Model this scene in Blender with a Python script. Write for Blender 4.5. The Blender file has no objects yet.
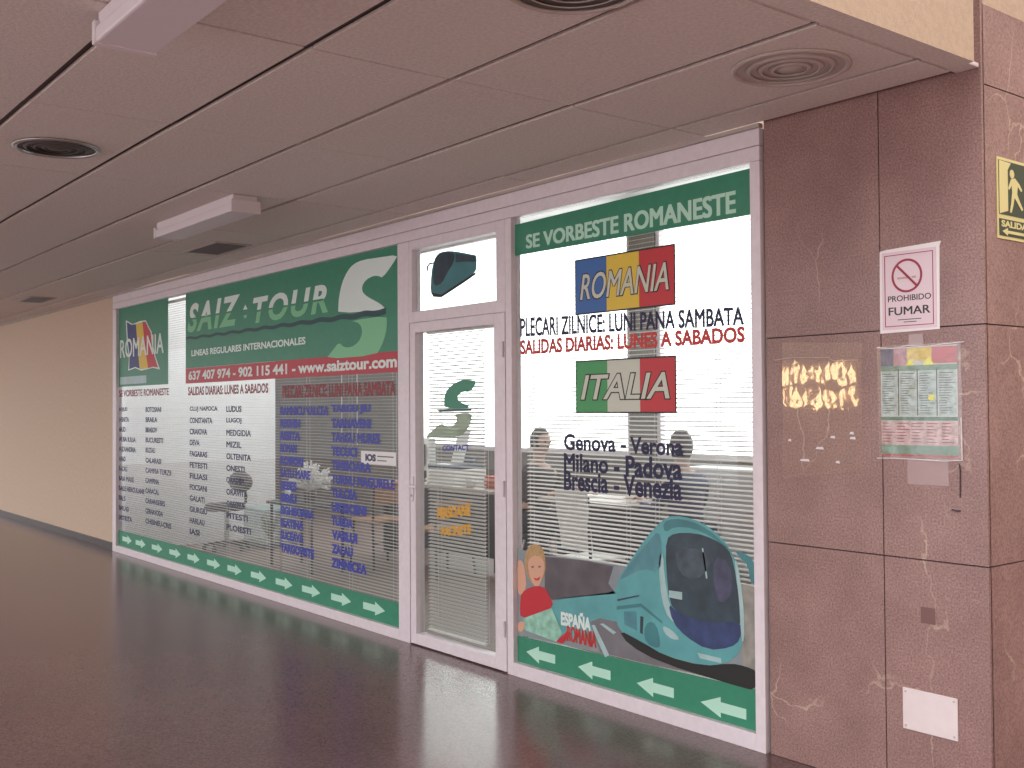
import bpy, bmesh, math, random
from mathutils import Vector, Matrix
from mathutils.geometry import tessellate_polygon
random.seed(7)
C = bpy.context.scene.collection
sc = bpy.context.scene
PI = math.pi

# ------------------------------------------------------------------ camera
CF, YAW, PIT, ROL = 1073.24, 0.9046, 0.0216, -0.0064
CP = Vector((4.0651, -3.7877, 1.5176))
H = 2.757
fwd = Vector((-math.sin(YAW)*math.cos(PIT), math.cos(YAW)*math.cos(PIT), math.sin(PIT)))
rgt = Vector((math.cos(YAW), math.sin(YAW), 0)); upv = rgt.cross(fwd)
r2 = rgt*math.cos(ROL) + upv*math.sin(ROL); u2 = -rgt*math.sin(ROL) + upv*math.cos(ROL)
cam = bpy.data.cameras.new('camera'); co = bpy.data.objects.new('camera', cam); C.objects.link(co)
cam.sensor_width = 36; cam.lens = CF/1024*36; cam.clip_start = 0.05
m = Matrix((r2, u2, -fwd)).transposed().to_4x4(); m.translation = CP
co.matrix_world = m
sc.camera = co

def at(u, v, y):
    """where the sight line of a measured photo point meets the vertical plane y"""
    d = fwd + r2*((u-512)/CF) - u2*((v-384)/CF)
    P = CP + d*((y-CP.y)/d.y)
    return (P.x, P.z)

# ------------------------------------------------------------------ materials
def mat(name, col, rough=0.6, metal=0.0, spec=0.5, transp=0.0, var=0.0, vs=8.0, bump=0.0, bs=60.0, coat=0.0, emit=0.0, transl=0.0):
    M = bpy.data.materials.new(name); M.use_nodes = True
    nt = M.node_tree; N = nt.nodes; L = nt.links
    b = N['Principled BSDF']
    c = (col[0], col[1], col[2], 1)
    b.inputs['Base Color'].default_value = c
    b.inputs['Roughness'].default_value = rough; b.inputs['Metallic'].default_value = metal
    b.inputs['Specular IOR Level'].default_value = spec; b.inputs['Coat Weight'].default_value = coat
    b.inputs['Coat Roughness'].default_value = 0.05
    if emit:
        b.inputs['Emission Color'].default_value = c; b.inputs['Emission Strength'].default_value = emit
    tc = N.new('ShaderNodeTexCoord')
    if var:
        n = N.new('ShaderNodeTexNoise'); n.inputs['Scale'].default_value = vs; n.inputs['Detail'].default_value = 5
        L.new(tc.outputs['Object'], n.inputs['Vector'])
        r = N.new('ShaderNodeValToRGB'); L.new(n.outputs['Fac'], r.inputs['Fac'])
        r.color_ramp.elements[0].position = .3; r.color_ramp.elements[1].position = .7
        r.color_ramp.elements[0].color = (col[0]*(1-var), col[1]*(1-var), col[2]*(1-var), 1)
        r.color_ramp.elements[1].color = (min(1, col[0]*(1+var)), min(1, col[1]*(1+var)), min(1, col[2]*(1+var)), 1)
        L.new(r.outputs['Color'], b.inputs['Base Color'])
    if bump:
        n2 = N.new('ShaderNodeTexNoise'); n2.inputs['Scale'].default_value = bs; n2.inputs['Detail'].default_value = 3
        L.new(tc.outputs['Object'], n2.inputs['Vector'])
        bp = N.new('ShaderNodeBump'); bp.inputs['Strength'].default_value = bump; bp.inputs['Distance'].default_value = .01
        L.new(n2.outputs['Fac'], bp.inputs['Height']); L.new(bp.outputs['Normal'], b.inputs['Normal'])
    out = N['Material Output']; sh = b.outputs['BSDF']
    if transl:
        t = N.new('ShaderNodeBsdfTranslucent'); t.inputs['Color'].default_value = c
        mx = N.new('ShaderNodeMixShader'); mx.inputs[0].default_value = transl
        L.new(sh, mx.inputs[1]); L.new(t.outputs[0], mx.inputs[2]); sh = mx.outputs[0]
    if transp:
        t = N.new('ShaderNodeBsdfTransparent'); mx = N.new('ShaderNodeMixShader'); mx.inputs[0].default_value = transp
        L.new(sh, mx.inputs[1]); L.new(t.outputs[0], mx.inputs[2]); sh = mx.outputs[0]
    L.new(sh, out.inputs['Surface'])
    return M

def s2l(r, g, b):
    f = lambda x: (x/255/12.92) if x/255 <= .04045 else ((x/255+.055)/1.055)**2.4
    return (f(r), f(g), f(b))

def glass_mat(name, tint=(1, 1, 1), bump=0.0, boost=1.0, rough=0.0, haze=0.0):
    M = bpy.data.materials.new(name); M.use_nodes = True
    nt = M.node_tree; N = nt.nodes; L = nt.links; N.remove(N['Principled BSDF'])
    out = N['Material Output']
    t = N.new('ShaderNodeBsdfTransparent'); t.inputs['Color'].default_value = (*tint, 1)
    g = N.new('ShaderNodeBsdfGlossy'); g.inputs['Roughness'].default_value = rough
    lw = N.new('ShaderNodeLayerWeight'); lw.inputs['Blend'].default_value = .5     # Schlick's curve for a thin pane
    pw = N.new('ShaderNodeMath'); pw.operation = 'POWER'; pw.inputs[1].default_value = 5; L.new(lw.outputs['Facing'], pw.inputs[0])
    mu = N.new('ShaderNodeMath'); mu.operation = 'MULTIPLY_ADD'; mu.inputs[1].default_value = .9*boost; mu.inputs[2].default_value = .04*boost; mu.use_clamp = True
    L.new(pw.outputs[0], mu.inputs[0])
    mx = N.new('ShaderNodeMixShader'); L.new(mu.outputs[0], mx.inputs[0]); L.new(t.outputs[0], mx.inputs[1]); L.new(g.outputs[0], mx.inputs[2])
    sh = mx.outputs[0]
    if haze:
        d = N.new('ShaderNodeBsdfDiffuse'); d.inputs['Color'].default_value = (.8, .8, .8, 1)
        m2 = N.new('ShaderNodeMixShader'); m2.inputs[0].default_value = haze
        L.new(sh, m2.inputs[1]); L.new(d.outputs[0], m2.inputs[2]); sh = m2.outputs[0]
    if bump:
        tc = N.new('ShaderNodeTexCoord')
        n = N.new('ShaderNodeTexNoise'); n.inputs['Scale'].default_value = 11; n.inputs['Detail'].default_value = 1.5
        L.new(tc.outputs['Object'], n.inputs['Vector'])
        bp = N.new('ShaderNodeBump'); bp.inputs['Strength'].default_value = bump; bp.inputs['Distance'].default_value = .01
        L.new(n.outputs['Fac'], bp.inputs['Height']); L.new(bp.outputs['Normal'], g.inputs['Normal'])
    L.new(sh, out.inputs['Surface'])
    return M

def marble_mat(name, base, vein, dark):
    M = bpy.data.materials.new(name); M.use_nodes = True
    nt = M.node_tree; N = nt.nodes; L = nt.links; b = N['Principled BSDF']
    tc = N.new('ShaderNodeTexCoord')
    n = N.new('ShaderNodeTexNoise'); n.inputs['Scale'].default_value = 2.6; n.inputs['Detail'].default_value = 8; n.inputs['Roughness'].default_value = .65
    L.new(tc.outputs['Object'], n.inputs['Vector'])
    r = N.new('ShaderNodeValToRGB'); r.color_ramp.elements[0].position = .32; r.color_ramp.elements[1].position = .68
    r.color_ramp.elements[0].color = (*dark, 1); r.color_ramp.elements[1].color = (*base, 1)
    L.new(n.outputs['Fac'], r.inputs['Fac'])
    # fine grain
    n3 = N.new('ShaderNodeTexNoise'); n3.inputs['Scale'].default_value = 130; n3.inputs['Detail'].default_value = 2
    L.new(tc.outputs['Object'], n3.inputs['Vector'])
    r3 = N.new('ShaderNodeValToRGB'); r3.color_ramp.elements[0].position = .3; r3.color_ramp.elements[1].position = .7
    r3.color_ramp.elements[0].color = (.68, .68, .68, 1); r3.color_ramp.elements[1].color = (1.3, 1.3, 1.3, 1)
    L.new(n3.outputs['Fac'], r3.inputs['Fac'])
    mm = N.new('ShaderNodeMix'); mm.data_type = 'RGBA'; mm.blend_type = 'MULTIPLY'; mm.inputs['Factor'].default_value = 1
    L.new(r.outputs['Color'], mm.inputs['A']); L.new(r3.outputs['Color'], mm.inputs['B'])
    # thin cream veins: distorted voronoi edges, broken up by noise
    n2 = N.new('ShaderNodeTexNoise'); n2.inputs['Scale'].default_value = 3.0; n2.inputs['Detail'].default_value = 6
    L.new(tc.outputs['Object'], n2.inputs['Vector'])
    mp = N.new('ShaderNodeMapping'); mp.inputs['Scale'].default_value = (1.6, 1.6, .8)
    L.new(tc.outputs['Object'], mp.inputs['Vector'])
    ad = N.new('ShaderNodeMixRGB'); ad.blend_type = 'ADD'; ad.inputs[0].default_value = .7
    L.new(mp.outputs[0], ad.inputs[1]); L.new(n2.outputs['Color'], ad.inputs[2])
    v = N.new('ShaderNodeTexVoronoi'); v.feature = 'DISTANCE_TO_EDGE'; v.inputs['Scale'].default_value = 1.5
    L.new(ad.outputs[0], v.inputs['Vector'])
    rv = N.new('ShaderNodeValToRGB'); rv.color_ramp.elements[0].position = .0; rv.color_ramp.elements[1].position = .012
    rv.color_ramp.elements[0].color = (1, 1, 1, 1); rv.color_ramp.elements[1].color = (0, 0, 0, 1)
    L.new(v.outputs['Distance'], rv.inputs['Fac'])
    n4 = N.new('ShaderNodeTexNoise'); n4.inputs['Scale'].default_value = 1.9
    L.new(tc.outputs['Object'], n4.inputs['Vector'])
    r4 = N.new('ShaderNodeValToRGB'); r4.color_ramp.elements[0].position = .52; r4.color_ramp.elements[1].position = .62
    L.new(n4.outputs['Fac'], r4.inputs['Fac'])
    mu = N.new('ShaderNodeMath'); mu.operation = 'MULTIPLY'; L.new(rv.outputs['Color'], mu.inputs[0]); L.new(r4.outputs['Color'], mu.inputs[1])
    mu2 = N.new('ShaderNodeMath'); mu2.operation = 'MULTIPLY'; mu2.inputs[1].default_value = .55; L.new(mu.outputs[0], mu2.inputs[0])
    mx = N.new('ShaderNodeMixRGB'); L.new(mu2.outputs[0], mx.inputs[0]); L.new(mm.outputs['Result'], mx.inputs[1]); mx.inputs[2].default_value = (*vein, 1)
    L.new(mx.outputs[0], b.inputs['Base Color'])
    b.inputs['Roughness'].default_value = .3; b.inputs['Specular IOR Level'].default_value = .4
    return M

def floor_mat(name, base, grain, rough=.13, spec=.5):
    M = bpy.data.materials.new(name); M.use_nodes = True
    nt = M.node_tree; N = nt.nodes; L = nt.links; b = N['Principled BSDF']
    tc = N.new('ShaderNodeTexCoord')
    v = N.new('ShaderNodeTexVoronoi'); v.inputs['Scale'].default_value = 110
    L.new(tc.outputs['Object'], v.inputs['Vector'])
    r = N.new('ShaderNodeValToRGB'); L.new(v.outputs['Color'], r.inputs['Fac'])
    r.color_ramp.elements[0].position = .15; r.color_ramp.elements[1].position = .85
    r.color_ramp.elements[0].color = (base[0]*(1-grain), base[1]*(1-grain), base[2]*(1-grain), 1)
    r.color_ramp.elements[1].color = (base[0]*(1+grain), base[1]*(1+grain), base[2]*(1+grain), 1)
    n = N.new('ShaderNodeTexNoise'); n.inputs['Scale'].default_value = .9; n.inputs['Detail'].default_value = 4
    L.new(tc.outputs['Object'], n.inputs['Vector'])
    r2_ = N.new('ShaderNodeValToRGB'); r2_.color_ramp.elements[0].color = (.75, .75, .78, 1); r2_.color_ramp.elements[1].color = (1.2, 1.15, 1.1, 1)
    L.new(n.outputs['Fac'], r2_.inputs['Fac'])
    mm = N.new('ShaderNodeMix'); mm.data_type = 'RGBA'; mm.blend_type = 'MULTIPLY'; mm.inputs['Factor'].default_value = 1
    L.new(r.outputs['Color'], mm.inputs['A']); L.new(r2_.outputs['Color'], mm.inputs['B'])
    L.new(mm.outputs['Result'], b.inputs['Base Color'])
    b.inputs['Roughness'].default_value = rough; b.inputs['Specular IOR Level'].default_value = spec
    # slight waviness of a worn polish
    n2 = N.new('ShaderNodeTexNoise'); n2.inputs['Scale'].default_value = 55; n2.inputs['Detail'].default_value = 1
    L.new(tc.outputs['Object'], n2.inputs['Vector'])
    bp = N.new('ShaderNodeBump'); bp.inputs['Strength'].default_value = .02; bp.inputs['Distance'].default_value = .01
    L.new(n2.outputs['Fac'], bp.inputs['Height']); L.new(bp.outputs['Normal'], b.inputs['Normal'])
    return M

M_frame = mat('white_aluminium', (.80, .73, .78), .35, var=.04, vs=30, bump=.05, bs=200)
M_trim = mat('ceiling_trim_paint', (.45, .4, .38), .5)
M_tile = mat('ceiling_tile', (.73, .665, .625), .9, var=.10, vs=70, bump=.3, bs=150)
M_gap = mat('ceiling_grid_gap', (.12, .1, .1), .9)
M_beige = mat('beige_paint', (.60, .47, .36), .7, var=.06, vs=25, bump=.1, bs=120)
M_fascia = mat('fascia_paint', (.52, .385, .27), .7, var=.08, vs=50, bump=.15, bs=150)
M_skirt = mat('dark_stone_skirting', (.06, .05, .05), .25, var=.2, vs=40)
M_marble = marble_mat('rose_marble', (.36, .22, .2), (.72, .58, .45), (.25, .145, .135))
M_joint = mat('marble_joint', (.05, .03, .03), .8)
M_floor = floor_mat('dark_terrazzo', (.165, .102, .1), .22, .2, .4)
M_floor2 = floor_mat('shop_terrazzo', (.24, .165, .145), .3, .5)
M_white = mat('white_wall_paint', (.82, .82, .85), .6, var=.03, vs=5)
M_greywall = mat('shop_grey_paint', (.20, .18, .16), .7, var=.1, vs=4)
M_ceil2 = mat('shop_ceiling_paint', (.85, .85, .85), .8)
M_glass = glass_mat('window_glass', (.96, .98, .97), boost=1.0)
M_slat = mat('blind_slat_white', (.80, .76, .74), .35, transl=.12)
M_slat_shaded = mat('blind_slat_shaded', (.50, .48, .45), .4, transl=.1)  # white slats darkened where less light falls, left window and door
M_green = mat('green_film', s2l(58, 142, 112), .35, transp=.05, var=.05, vs=20)
M_red = mat('red_film', s2l(188, 45, 60), .35, transp=.03)
M_pale = mat('pale_green_film', s2l(190, 235, 215), .35)
M_pale2 = mat('mint_film', s2l(125, 200, 150), .35)
M_cream = mat('white_lettering', s2l(225, 240, 235), .4)
M_wave = mat('dark_teal_line', s2l(20, 70, 75), .4)
M_navy = mat('navy_lettering', s2l(38, 40, 85), .4)
M_blue = mat('blue_lettering', s2l(55, 65, 165), .4)
M_maroon = mat('maroon_lettering', s2l(140, 35, 50), .4)
M_redl = mat('red_lettering', s2l(200, 50, 45), .4)
M_fblue = mat('flag_blue', s2l(60, 110, 180), .4, transp=.03)
M_fyel = mat('flag_yellow', s2l(232, 200, 70), .4, transp=.03)
M_fred = mat('flag_red', s2l(200, 50, 60), .4, transp=.03)
M_fgreen = mat('flag_green', s2l(70, 160, 95), .4, transp=.03)
M_fwhite = mat('flag_white', s2l(210, 215, 200), .4, transp=.05)
M_fdkblue = mat('flag_dark_blue', s2l(40, 55, 120), .4)
M_black = mat('black_print', (.012, .012, .014), .4)
M_dark = mat('dark_plastic', (.03, .03, .035), .4)
M_busteal = mat('bus_teal_print', s2l(98, 168, 172), .35, var=.15, vs=6, transp=.02)
M_busteal2 = mat('bus_dark_teal_print', s2l(66, 128, 134), .35, var=.15, vs=6)
M_busglass = mat('bus_windscreen_print', s2l(48, 66, 78), .35, var=.35, vs=10)
M_busblue = mat('bus_blue_print', s2l(50, 66, 110), .35, var=.3, vs=12)
M_buspale = mat('bus_highlight_print', s2l(170, 200, 200), .35, var=.1, vs=12)
M_road = mat('road_print', s2l(120, 118, 124), .4, var=.15, vs=8)
M_bldg = mat('street_print', s2l(92, 86, 92), .4, var=.3, vs=6)
M_hazeb = mat('pale_haze_print', s2l(140, 150, 155), .4, var=.12, vs=8)
M_skin = mat('skin', (.55, .33, .24), .5)
M_skinp = mat('skin_print', s2l(220, 170, 145), .4)
M_hairp = mat('blond_hair_print', s2l(185, 150, 105), .4, var=.2, vs=60)
M_steel = mat('metal', (.5, .5, .5), .3, metal=.9)
M_woodtan = mat('tan_wood', s2l(170, 120, 80), .5, var=.2, vs=20)
M_desk = mat('desk_laminate', (.42, .36, .32), .4)
M_deskd = mat('desk_dark_panel', (.035, .035, .04), .5)
M_paper = mat('paper', (.85, .85, .85), .7)
M_lav = mat('luminaire_white', (.78, .72, .76), .4)

# ------------------------------------------------------------------ mesh helpers
def newbm(): return bmesh.new()
def box(bm, x0, x1, y0, y1, z0, z1, mi=0, rot=None, piv=None):
    r = bmesh.ops.create_cube(bm, size=1)
    vs = r['verts']
    for v in vs:
        v.co = Vector(((x0+x1)/2 + v.co.x*(x1-x0), (y0+y1)/2 + v.co.y*(y1-y0), (z0+z1)/2 + v.co.z*(z1-z0)))
    if rot is not None:
        bmesh.ops.rotate(bm, verts=vs, cent=piv or Vector(((x0+x1)/2, (y0+y1)/2, (z0+z1)/2)), matrix=rot)
    for f in {f for v in vs for f in v.link_faces}: f.material_index = mi
    return vs
def cyl(bm, p, q, r, r2=None, n=12, mi=0, cap=True):
    p, q = Vector(p), Vector(q); d = q-p
    res = bmesh.ops.create_cone(bm, cap_ends=cap, segments=n, radius1=r, radius2=r if r2 is None else r2, depth=d.length)
    rot = d.to_track_quat('Z', 'Y').to_matrix().to_4x4(); rot.translation = (p+q)/2
    bmesh.ops.transform(bm, matrix=rot, verts=res['verts'])
    for f in {f for v in res['verts'] for f in v.link_faces}: f.material_index = mi
    return res['verts']
def lathe(bm, prof, c, n=32, axis='Z'):
    rings = []
    for r, z in prof:
        ring = []
        for i in range(n):
            a = 2*PI*i/n
            ring.append(bm.verts.new((c[0]+r*math.cos(a), c[1]+r*math.sin(a), c[2]+z)))
        rings.append(ring)
    for a, b in zip(rings, rings[1:]):
        for i in range(n): bm.faces.new((a[i], a[(i+1) % n], b[(i+1) % n], b[i]))
    if prof[0][0] > 1e-5: bm.faces.new(rings[0][::-1])
    if prof[-1][0] > 1e-5: bm.faces.new(rings[-1])
    bmesh.ops.remove_doubles(bm, verts=bm.verts, dist=1e-5)
def tube(bm, pts, r, n=8):
    for a, b in zip(pts, pts[1:]): cyl(bm, a, b, r, n=n)
    for p in pts[1:-1]:
        s = bmesh.ops.create_uvsphere(bm, u_segments=n, v_segments=6, radius=r); bmesh.ops.translate(bm, verts=s['verts'], vec=Vector(p))
def obj(name, bm, ms, parent=None, bevel=0.0, smooth=False):
    me = bpy.data.meshes.new(name)
    bmesh.ops.recalc_face_normals(bm, faces=bm.faces)
    bm.to_mesh(me); bm.free()
    if not isinstance(ms, (list, tuple)): ms = [ms]
    for x in ms: me.materials.append(x)
    for p in me.polygons: p.use_smooth = smooth
    o = bpy.data.objects.new(name, me); C.objects.link(o)
    if parent:
        o.parent = parent; o.matrix_parent_inverse = parent_inv(parent)
    if bevel:
        b = o.modifiers.new('bevel', 'BEVEL'); b.width = bevel; b.segments = 2; b.limit_method = 'ANGLE'
    return o
def parent_inv(p):
    mw = p.matrix_basis.copy() if p.parent is None else parent_world(p)
    return mw.inverted()
def parent_world(p):
    if p.parent is None: return p.matrix_basis.copy()
    return parent_world(p.parent) @ p.matrix_parent_inverse @ p.matrix_basis
def thing(name, label, cat, loc=(0, 0, 0), group=None):
    o = bpy.data.objects.new(name, None); C.objects.link(o); o.location = loc; o.empty_display_size = .1
    o['label'] = label; o['category'] = cat
    if group: o['group'] = group
    return o
def tag(o, label, cat, group=None):
    o['label'] = label; o['category'] = cat
    if group: o['group'] = group
    return o
def struct(o): o['kind'] = 'structure'; return o
def sbox(name, m, *a, parent=None, bevel=0.0):
    bm = newbm(); box(bm, *a); o = obj(name, bm, m, parent, bevel)
    if not parent: struct(o)
    return o
# flat print pieces: polygon in (x,z) at a plane y, given a film's real thickness
TH = .0006
def poly(name, pts, y, m, parent, th=TH):
    bm = newbm()
    a = [bm.verts.new((x, y, z)) for x, z in pts]
    b = [bm.verts.new((x, y-th, z)) for x, z in pts]
    n = len(pts)
    for tri in tessellate_polygon([[Vector((x, z, 0)) for x, z in pts]]):
        bm.faces.new([a[i] for i in tri]); bm.faces.new([b[i] for i in reversed(tri)])
    for i in range(n): bm.faces.new((a[i], a[(i+1) % n], b[(i+1) % n], b[i]))
    return obj(name, bm, m, parent)
def rect(x0, x1, z0, z1): return [(x0, z0), (x1, z0), (x1, z1), (x0, z1)]
def smoothpoly(pts, it=2):
    for _ in range(it):
        q = []
        n = len(pts)
        for i in range(n):
            a, b = pts[i], pts[(i+1) % n]
            q.append((a[0]*.75+b[0]*.25, a[1]*.75+b[1]*.25)); q.append((a[0]*.25+b[0]*.75, a[1]*.25+b[1]*.75))
        pts = q
    return pts
def pix(pts, y, ox=0, oy=0, s=1.0): return [at(ox+p[0]/s, oy+p[1]/s, y) for p in pts]

def text_mesh(body, bold=.0, shear=0.0, space=1.0):
    if body in ('SAIZ', 'TOUR'): space = 1.22
    cu = bpy.data.curves.new('t', 'FONT'); cu.body = body; cu.size = 1; cu.offset = bold; cu.shear = shear
    cu.space_character = space; cu.resolution_u = 4; cu.extrude = 0
    o = bpy.data.objects.new('t', cu); C.objects.link(o)
    dg = bpy.context.evaluated_depsgraph_get(); dg.update()
    me = bpy.data.meshes.new_from_object(o.evaluated_get(dg))
    bpy.data.objects.remove(o); bpy.data.curves.remove(cu)
    return me
def text(name, body, x0, x1, z0, z1, y, m, parent, bold=.0, shear=0.0, zr=None, cut=None, th=.0005, plane='xz', xplane=0, capfit=True):
    """lettering fitted into x0..x1, z0..z1 on the plane y (facing -y); zr = (z0,z1) at the right end"""
    hasm = 'M' in body and bold > 0      # the font's own emboldening folds the letter M over itself
    me = text_mesh(body, 0 if hasm else bold, shear)
    xs = [v.co.x for v in me.vertices]; ys = [v.co.y for v in me.vertices]
    ax, bx, ay, by = min(xs), max(xs), min(ys), max(ys)
    bm = newbm(); bm.from_mesh(me); bpy.data.meshes.remove(me)
    for v in bm.verts: v.co.z = 0
    if hasm:
        g0 = bm.verts[:]+bm.edges[:]+bm.faces[:]
        for k, (ox, oy) in enumerate(((-1, -.6), (1, -.6), (-1, .6), (1, .6))):
            d = bmesh.ops.duplicate(bm, geom=g0)
            bmesh.ops.translate(bm, verts=[v for v in d['geom'] if isinstance(v, bmesh.types.BMVert)], vec=(ox*bold*.8, oy*bold*.8, (k+1)*.00004))
        ax -= bold*.8; bx += bold*.8; ay -= bold*.5; by += bold*.5
    for v in bm.verts:
        dz = v.co.z
        s = (v.co.x-ax)/(bx-ax); t = (v.co.y-ay)/(by-ay)
        za, zb = (z0, z1) if zr is None else (z0+(zr[0]-z0)*s, z1+(zr[1]-z1)*s)
        if plane == 'xz': v.co = Vector((x0+(x1-x0)*s, y-dz, za+(zb-za)*t))
        else: v.co = Vector((xplane, x0+(x1-x0)*s, za+(zb-za)*t))
    ms = [m]
    if cut:
        zc, m2 = cut; ms.append(m2)
        g = bm.verts[:]+bm.edges[:]+bm.faces[:]
        bmesh.ops.bisect_plane(bm, geom=g, plane_co=(0, 0, zc), plane_no=(0, 0, 1))
        bmesh.ops.split_edges(bm, edges=[e for e in bm.edges if all(abs(v.co.z-zc) < 1e-5 for v in e.verts)])
        for f in bm.faces:
            c = f.calc_center_median()
            if c.z < zc: f.material_index = 1
        for v in bm.verts:
            if abs(v.co.z-zc) < 1e-5 and v.link_faces:
                v.co.z += .008 if v.link_faces[0].material_index == 0 else -.008
    ex = bmesh.ops.extrude_face_region(bm, geom=bm.faces[:])
    d = Vector((0, -th, 0)) if plane == 'xz' else Vector((th, 0, 0))
    bmesh.ops.translate(bm, verts=[v for v in ex['geom'] if isinstance(v, bmesh.types.BMVert)], vec=d)
    return obj(name, bm, ms, parent)

# ================================================================== THE SETTING
# floors
sbox('floor', [M_floor], -26, 11, -12, 0.03, -.1, 0)
sbox('floor_atrium', [M_floor], 2.05, 11, .03, 6.2, -.1, 0)
sbox('floor_shop', [M_floor2], -12.6, 2.0, .03, 4.4, -.1, -.002)

# suspended ceiling of the corridor: one mesh of tiles over a dark grid
bm = newbm()
gy0, gx0, TX, TY = -3.265, .752, 1.255, .6
ys = [gy0 + TY*k for k in range(-2, 6)] + [-.02]
xs = [gx0 - TX*k for k in range(19, -1, -1)] + [1.955]
xs2 = xs + [1.969]
for i in range(len(xs2)-1):
    for j in range(len(ys)-1):
        x0, x1, y0, y1 = xs2[i], xs2[i+1], ys[j], ys[j+1]
        dz = random.uniform(0, .004)
        e = .004
        vs = box(bm, x0+e, x1-e, y0+.015, y1-.015, H+dz, H+dz+.015)
        tlt = random.uniform(-.0025, .0025)
        for v in vs: v.co.z += tlt*(v.co.x-(x0+x1)/2)
box(bm, -24, 1.969, -4.47, 0, H+.02, H+.04, 1)
box(bm, 1.955, 2.045, -.0825, -.002, H+.001, H+.018)
struct(obj('ceiling', bm, [M_tile, M_gap], bevel=.003))
sbox('trim_1', M_trim, -24, 1.05, -.03, -.002, H-.014, H+.004)        # wall angle under the tiles
# corridor wall left of the shop
sbox('wall_left', M_beige, -24, -7.715, 0, .1, 0, H+.02)
sbox('baseboard_left', M_skirt, -24, -7.715, -.012, -.0005, 0, .085, bevel=.002)
# fascia and the atrium above the low ceiling
bm = newbm(); box(bm, 1.97, 2.07, -4.47, -.083, H, 5.2)
for f in bm.faces:
    if all(abs(v.co.z-H) < 1e-4 for v in f.verts): f.material_index = 1
struct(obj('wall_fascia', bm, [M_fascia, M_tile]))
# marble end wall: slabs over a dark backing
bm = newbm()
zj = [0, .922, 1.812, 3.6, 4.5, 5.2]; g = .0025
for i in range(len(zj)-1):
    for (x0, x1) in ((1.052, 1.622), (1.622, 2.05)):
        box(bm, x0+g, x1-(g if x1 < 2 else 0), 0.0, .02, zj[i]+g, zj[i+1]-g)
box(bm, 1.05, 2.045, .012, .2, 0, 5.2, 1)
struct(obj('wall_marble', bm, [M_marble, M_joint]))
bm = newbm()
zr_ = [0, .922, 1.812, 2.70, 3.0]
for i in range(len(zr_)-1):
    for (y0, y1) in ((.012, .95), (.95, 1.9), (1.9, 2.85), (2.85, 3.8), (3.8, 4.75), (4.75, 6.0)):
        box(bm, 2.03, 2.05, y0+g, y1-g, zr_[i]+g, zr_[i+1]-g)
box(bm, 1.95, 2.045, .2, 6.0, 0, 5.2, 1)
box(bm, 1.95, 2.0475, .024, 6.0, 3.0, 5.2, 2)
struct(obj('wall_return', bm, [M_marble, M_joint, M_fascia]))
sbox('wall_sky_block', M_beige, 2.05, 11, 6.0, 6.2, 0, 7)  # unseen wall added to block the bright sky past the return wall
# band above the shopfront, behind the ceiling
sbox('wall_above', M_beige, -7.715, 1.04, .06, .2, H+.0, 5.2)

# shopfront frame -------------------------------------------------
FY0, FY1 = -.018, .05
def frame_box(bm, x0, x1, z0, z1, y0=FY0, y1=FY1): box(bm, x0, x1, y0, y1, z0, z1)
bm = newbm()
frame_box(bm, -7.71, 1.042, 2.60, 2.665); frame_box(bm, -7.71, 1.042, 2.668, H-.014)
struct(obj('trim_2', bm, M_frame, bevel=.003))                         # header band with its seam
GY = .012
def win(name, x0, x1, z0, z1, fl, fr, fb, ft, gap=None):
    bm = newbm()
    frame_box(bm, x0, x0+fl, z0, z1); frame_box(bm, x1-fr, x1, z0, z1)
    frame_box(bm, x0+fl, x1-fr, z0, z0+fb)
    if ft: frame_box(bm, x0+fl, x1-fr, z1-ft, z1)
    # inner bead
    t = .008
    box(bm, x0+fl, x0+fl+t, GY+.01, FY1-.004, z0+fb, z1-ft); box(bm, x1-fr-t, x1-fr, GY+.01, FY1-.004, z0+fb, z1-ft)
    box(bm, x0+fl+t, x1-fr-t, GY+.01, FY1-.004, z0+fb, z0+fb+t)
    o = struct(obj(name, bm, M_frame, bevel=.0025))
    bm = newbm(); box(bm, x0+fl-.004, x1-fr+.004, GY, GY+.006, z0+fb-.004, z1-ft+(.004 if ft else -.001))
    obj('glass', bm, M_glass, o)
    return o
w1 = win('window_1', -7.71, -1.81, 0, 2.598, .115, .135, .07, .0)
w2 = win('window_2', -1.808, -.79, 2.0655, 2.598, .035, .085, .07, .06)
w3 = win('window_3', -.788, 1.042, 0, 2.598, .055, .055, .075, .0)
# door leaf
bm = newbm()
dx0, dx1, dz0, dz1 = -1.800, -.796, .008, 2.064
frame_box(bm, dx0, dx0+.062, dz0, dz1); frame_box(bm, dx1-.105, dx1, dz0, dz1)
frame_box(bm, dx0+.062, dx1-.105, dz0, .078); frame_box(bm, dx0+.062, dx1-.105, 2.0, dz1)
door = struct(obj('door_1', bm, M_frame, bevel=.003))
bm = newbm(); box(bm, dx0+.058, dx1-.101, GY, GY+.006, .074, 2.004); obj('glass', bm, M_glass, door)
bm = newbm()
hx, hz = at(414, 486, -.03)
box(bm, dx0+.012, dx0+.044, FY0-.008, FY0, hz-.10, hz+.06)
cyl(bm, (dx0+.028, FY0-.006, hz), (dx0+.028, FY0-.045, hz), .009)
box(bm, dx0+.02, dx0+.14, FY0-.052, FY0-.036, hz-.009, hz+.009)
obj('handle', bm, M_frame, door, bevel=.003)
bm = newbm(); cyl(bm, (dx0+.028, FY0-.006, hz-.065), (dx0+.028, FY0-.016, hz-.065), .009); obj('lock_cylinder', bm, M_steel, door)
for z in (.25, 1.05, 1.85):
    bm = newbm(); cyl(bm, (dx1-.012, FY0-.009, z-.045), (dx1-.012, FY0-.009, z+.045), .008); obj('hinge', bm, M_frame, door)

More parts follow.
